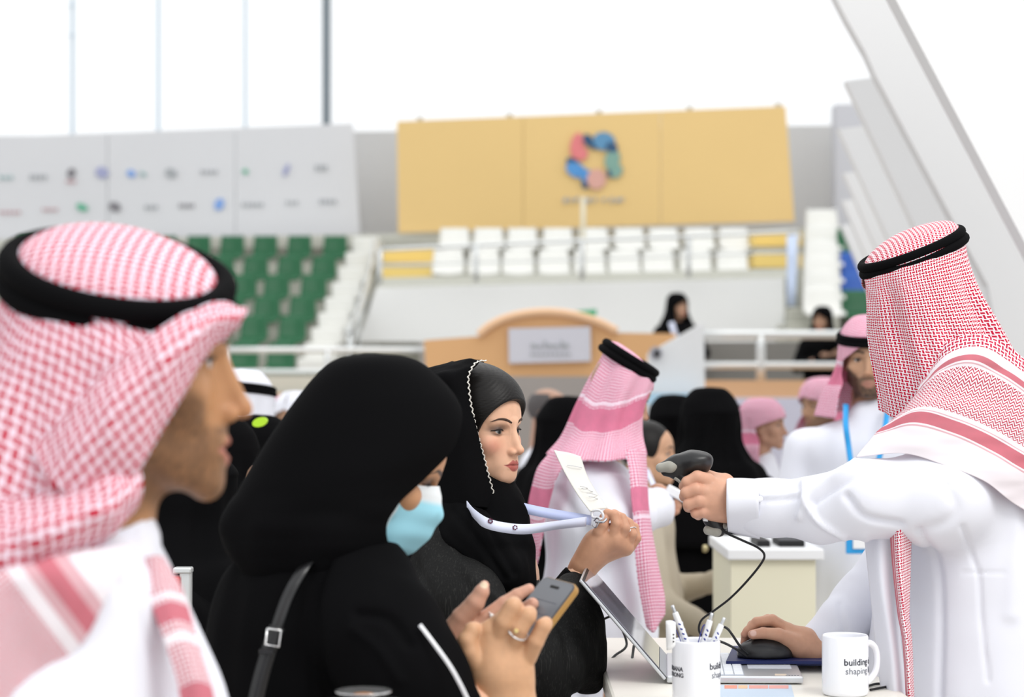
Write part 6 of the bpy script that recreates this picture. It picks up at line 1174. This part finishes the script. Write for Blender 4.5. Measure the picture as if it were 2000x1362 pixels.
bg_person('distant man in pink head cloth partly hidden behind the bearded man', 1602, 738, 9.2, 128, 'man', agal_on=False, hs=.98, beard=.6, pitch=-5, open_=80, sc_drop=.18, sp_=.02)
bg_person('balding man in white robe between the badge and the hijab', 1070, 752, 9.0, -110, 'bald', hs=.97, skin=(.46, .27, .19))
bg_person('woman in black cloak standing beside the balding man', 1112, 775, 7.4, -60, 'niqab', width=1.0)
bg_person('woman fully veiled in black, tallest of the black group', 1388, 758, 7.0, 195, 'niqab', width=1.15, group=None)
bg_person('veiled woman in black at the left of the black group', 1314, 772, 8.1, 170, 'niqab', width=1.1)
bg_person('veiled woman in black nearest the boy', 1432, 792, 8.7, 200, 'niqab', width=1.0)
bg_person('veiled woman in black behind the group looking right', 1350, 790, 9.4, 150, 'niqab', width=1.0)
M_beige = M_cloth('beige_cloth', (.52, .46, .36), .85, .15)
g_, gl_, ge_ = bg_person('girl in beige coat with black hair and white hair band holding a phone', 1262, 815, 6.4, -100, 'girl', hs=.92, width=.80, robe=M_beige, skin=(.60, .35, .22), arms=[(-1, (-.20, .05, .86), (-.05, .27, .92)), (1, (.20, .05, .86), (.05, .30, .74))])
s = Sdf((-.1, -.12, -.08), (.1, .12, .14), .004); s.ell((0, -.006, .030), (.079, .097, .088), 0); s.ell((0, .105, -.03), (.09, .085, .115), .01, 'sub'); V, F = s.mesh(); link('hair', mesh_np('hair', xf(V, gl_, ge_, .92), F), MT['black_hair'], g_); tubeo('hair_band', xf(np.array([(-.086, -.01, -.04), (-.089, -.02, .04), (-.05, -.03, .105), (0, -.03, .125), (.05, -.03, .105), (.089, -.02, .04), (.086, -.01, -.04)]), gl_, ge_, .92), .013, MT['white_cloth'], g_, 10, 40)
V, F, uv = ribbon([W(1262, 915, 6.3), W(1275, 945, 6.15), W(1290, 985, 6.1)], [(1, 0, 0)]*3, .016, .002, 14); o = link('strap', mesh_np('strap', V, F), M_lan, g_)
# left background group
bg_person('man in white head cloth behind the nearest man', 476, 722, 6.3, -30, 'man', scarfmat=MT['white_cloth'], beard=.9)
hv = flat_poly('vest_strip', ellp(507, 825, 15, 9, -.3), 5.05, M_plain('hi_vis_yellow', (.55, .90, .05), .5), None, .02); hv.name = 'hi_vis_strip'; tag(hv, 'bright yellow green strip of a vest behind the masked woman', 'strip')
bg_person('woman in black with a badge between the nearest man and the masked woman', 420, 806, 4.75, -60, 'hijab', width=1.05)
bg_person('veiled woman in black close behind the nearest man', 345, 845, 4.15, -80, 'niqab', width=1.15)
bg_person('veiled woman in black left of the masked woman', 505, 812, 5.4, -70, 'niqab', width=1.1)
bg_person('distant person in pink head cloth above the masked woman', 540, 775, 9.5, 180, 'man', agal_on=False)
bg_person('distant person in white head cloth just left of the black hijab', 575, 765, 9.0, 160, 'man', scarfmat=MT['white_cloth'], agal_on=False)
# stanchion with red label
st = empty('stanchion', (W(358, 0, 3.6)[0], 3.62, 0), 'silver stanchion post with a red and black tape head', 'stanchion')
boxo('post', W(352, 0, 3.6)[0], W(375, 0, 3.6)[0], 3.61, 3.63, .02, W(0, 1115, 3.6)[2], M_steel, st, .004); boxo('tape_head', W(330, 0, 3.6)[0], W(353, 0, 3.6)[0], 3.605, 3.635, W(0, 1160, 3.6)[2], W(0, 1128, 3.6)[2], M_plain('stanchion_red', (.70, .03, .02), .5), st, .003); boxo('top', W(340, 0, 3.6)[0], W(376, 0, 3.6)[0], 3.605, 3.635, W(0, 1122, 3.6)[2], W(0, 1110, 3.6)[2], M_steel, st, .003)
V, F = lathe([(0, .025), (.14, .02), (.16, .012), (.16, 0), (0, 0)], 32); link('base', mesh_np('base', V+np.array([W(362, 0, 3.6)[0], 3.62, 0]), F), M_steel, st)
# people at the railing
for lab, x, yt, d, yaw, k in (('woman in black with blue badge standing behind the white booth', 1323, 572, 18.4, 215, 'hijab'), ('woman in black sitting high up by the grey stair', 1606, 598, 18.3, 150, 'hijab')):
    top = W(x, yt, d); h = top[2]
    pl = boxo('trim_60', top[0]-.5, top[0]+.5, d-.3, d+.5, 0, h-1.62, M_conc); pl['kind'] = 'structure'
    q = empty('person', (top[0], d, h-1.62), lab, 'person'); loc = np.array([top[0], d, h-.128]); eul = (0, 0, math.radians(yaw))
    V1, F1, C1 = head_mesh(.006, skin=(.5, .3, .2)); parts = [(xf(V1, loc, eul), F1, C1), inner_body((top[0], d, h-1.62), h-.30, .9, face=math.radians(yaw), res=.025, hands=[(-1, (top[0]+.22, d-.05, h-.55), (top[0]+.12, d-.24, h-.5)), (1, (top[0]-.22, d-.05, h-.55), (top[0]-.12, d-.24, h-.5))])]
    V, F, C = join(parts); link('body', mesh_np('body', V, F, col=C), MT['skin'], q); scarf_local(q, loc, eul, 1, MT['black_cloth'], name='hijab', nu=60, nv=40, spread=.05, open_=50, drop=.26)
    s = Sdf((top[0]-.5, d-.5, h-1.62), (top[0]+.5, d+.5, h-.15), .018); s.ell((top[0], d, h-.38), (.19, .13, .12), .05); s.ell((top[0], d, h-.62), (.18, .15, .26), .05); s.cap((top[0], d, h-.8), (top[0], d, h-1.5), .16, .2, .05)
    for sx in (-1, 1): s.chain([(top[0]+sx*.16, d, h-.36, .06), (top[0]+sx*.24, d-.05, h-.56, .055), (top[0]+sx*.1, d-.22, h-.5, .045)], .03)
    V, F = s.mesh(); link('abaya', mesh_np('abaya', V, F), MT['black_cloth'], q)
    if x < 1400: V, F, uv = ribbon([(top[0]-.07, d-.16, h-.28), (top[0]-.02, d-.22, h-.48), (top[0], d-.27, h-.62)], [(1, 0, 0)]*3, .05, .01, 12); link('badge', mesh_np('badge', V, F), M_lan, q)
# cream counter behind with black things
cc = empty('cream_counter', (W(1505, 0, 5.6)[0], 5.8, 0), 'cream counter with white top behind the hanging scanner cable', 'counter')
x0, x1 = W(1424, 0, 5.5)[0], W(1590, 0, 5.5)[0]; zt2 = W(0, 1072, 5.5)[2]
boxo('counter_top', x0-.01, x1+.02, 5.48, 6.0, zt2-.03, zt2, M_white, cc, .004); boxo('front_panel', x0, x1, 5.5, 5.98, .06, zt2-.03, M_plain('cream_panel', (.76, .73, .56), .6, .3), cc, .003); boxo('plinth', x0+.02, x1-.02, 5.53, 5.95, 0, .06, M_dark, cc)
for x, w, h, l in ((1490, 26, 7, 'flat black device on the cream counter, left of two'), (1545, 50, 9, 'flat black keyboard on the cream counter, right of two')):
    a = W(x-w/2, 0, 5.55)[0]; b = W(x+w/2, 0, 5.55)[0]; o = boxo('black_device', a, b, 5.56, 5.72, zt2, zt2+.018, M_rub, None, .003); tag(o, l, 'device')
hb2 = empty('handbag', W(1440, 1075, 6.3), 'dark red and black handbag carried by the veiled woman', 'bag'); 
q = Sdf(W(1385, 1130, 6.3)-np.array([0, .15, 0]), W(1475, 1030, 6.3)+np.array([0, .15, 0]), .006); q.rbox(W(1432, 1080, 6.3), (.05, .05, .045), .02, 0); V, F = q.mesh(); link('bag_body', mesh_np('bag_body', V, F), M_plain('dark_red_leather', (.10, .012, .02), .5), hb2)
tubeo('handle', [W(1410, 1050, 6.3), W(1425, 1020, 6.3), W(1445, 1020, 6.3), W(1455, 1050, 6.3)], .008, M_rub, hb2, 8, 20); q = Sdf(W(1368, 1085, 6.28)-np.array([0, .1, 0]), W(1386, 1062, 6.28)+np.array([0, .1, 0]), .003); q.ell(W(1377, 1072, 6.24), (.011, .008, .013), 0); V, F = q.mesh(); link('clasp', mesh_np('clasp', V, F), M_plain('brass', (.55, .48, .28), .3, .5, .8), hb2)
# ------------------------------------------------------------------ silver dish at the bottom edge
dp = np.array([W(712, 0, 2.46)[0], 2.46, W(0, 1352, 2.46)[2]])
pt = empty('pedestal_table', (dp[0], dp[1], 0), 'small black pedestal table under the silver dish at the bottom edge', 'table')
V, F = lathe([(0, dp[2]-.012), (.050, dp[2]-.012), (.052, dp[2]-.016), (.050, dp[2]-.03), (.02, dp[2]-.032), (.018, .04), (.10, .03), (.11, .0), (0, 0)], 40); link('stand', mesh_np('stand', V+np.array([dp[0], dp[1], 0]), F), M_rub, pt)
sd = empty('silver_dish', dp-np.array([0, 0, .012]), 'blurred shallow silver dish at the bottom edge in front of the masked woman', 'dish')
V, F = lathe([(0, -.011), (.020, -.011), (.034, .0), (.0355, .001), (.034, .002), (.019, -.008), (0, -.008)], 48); link('bowl', mesh_np('bowl', V+dp, F), M_silver, sd)
V, F = lathe([(0, .0), (.012, -.002), (.020, -.008)], 24); link('contents', mesh_np('contents', V+dp, F), M_plain('brown_contents', (.30, .14, .06), .6), sd)
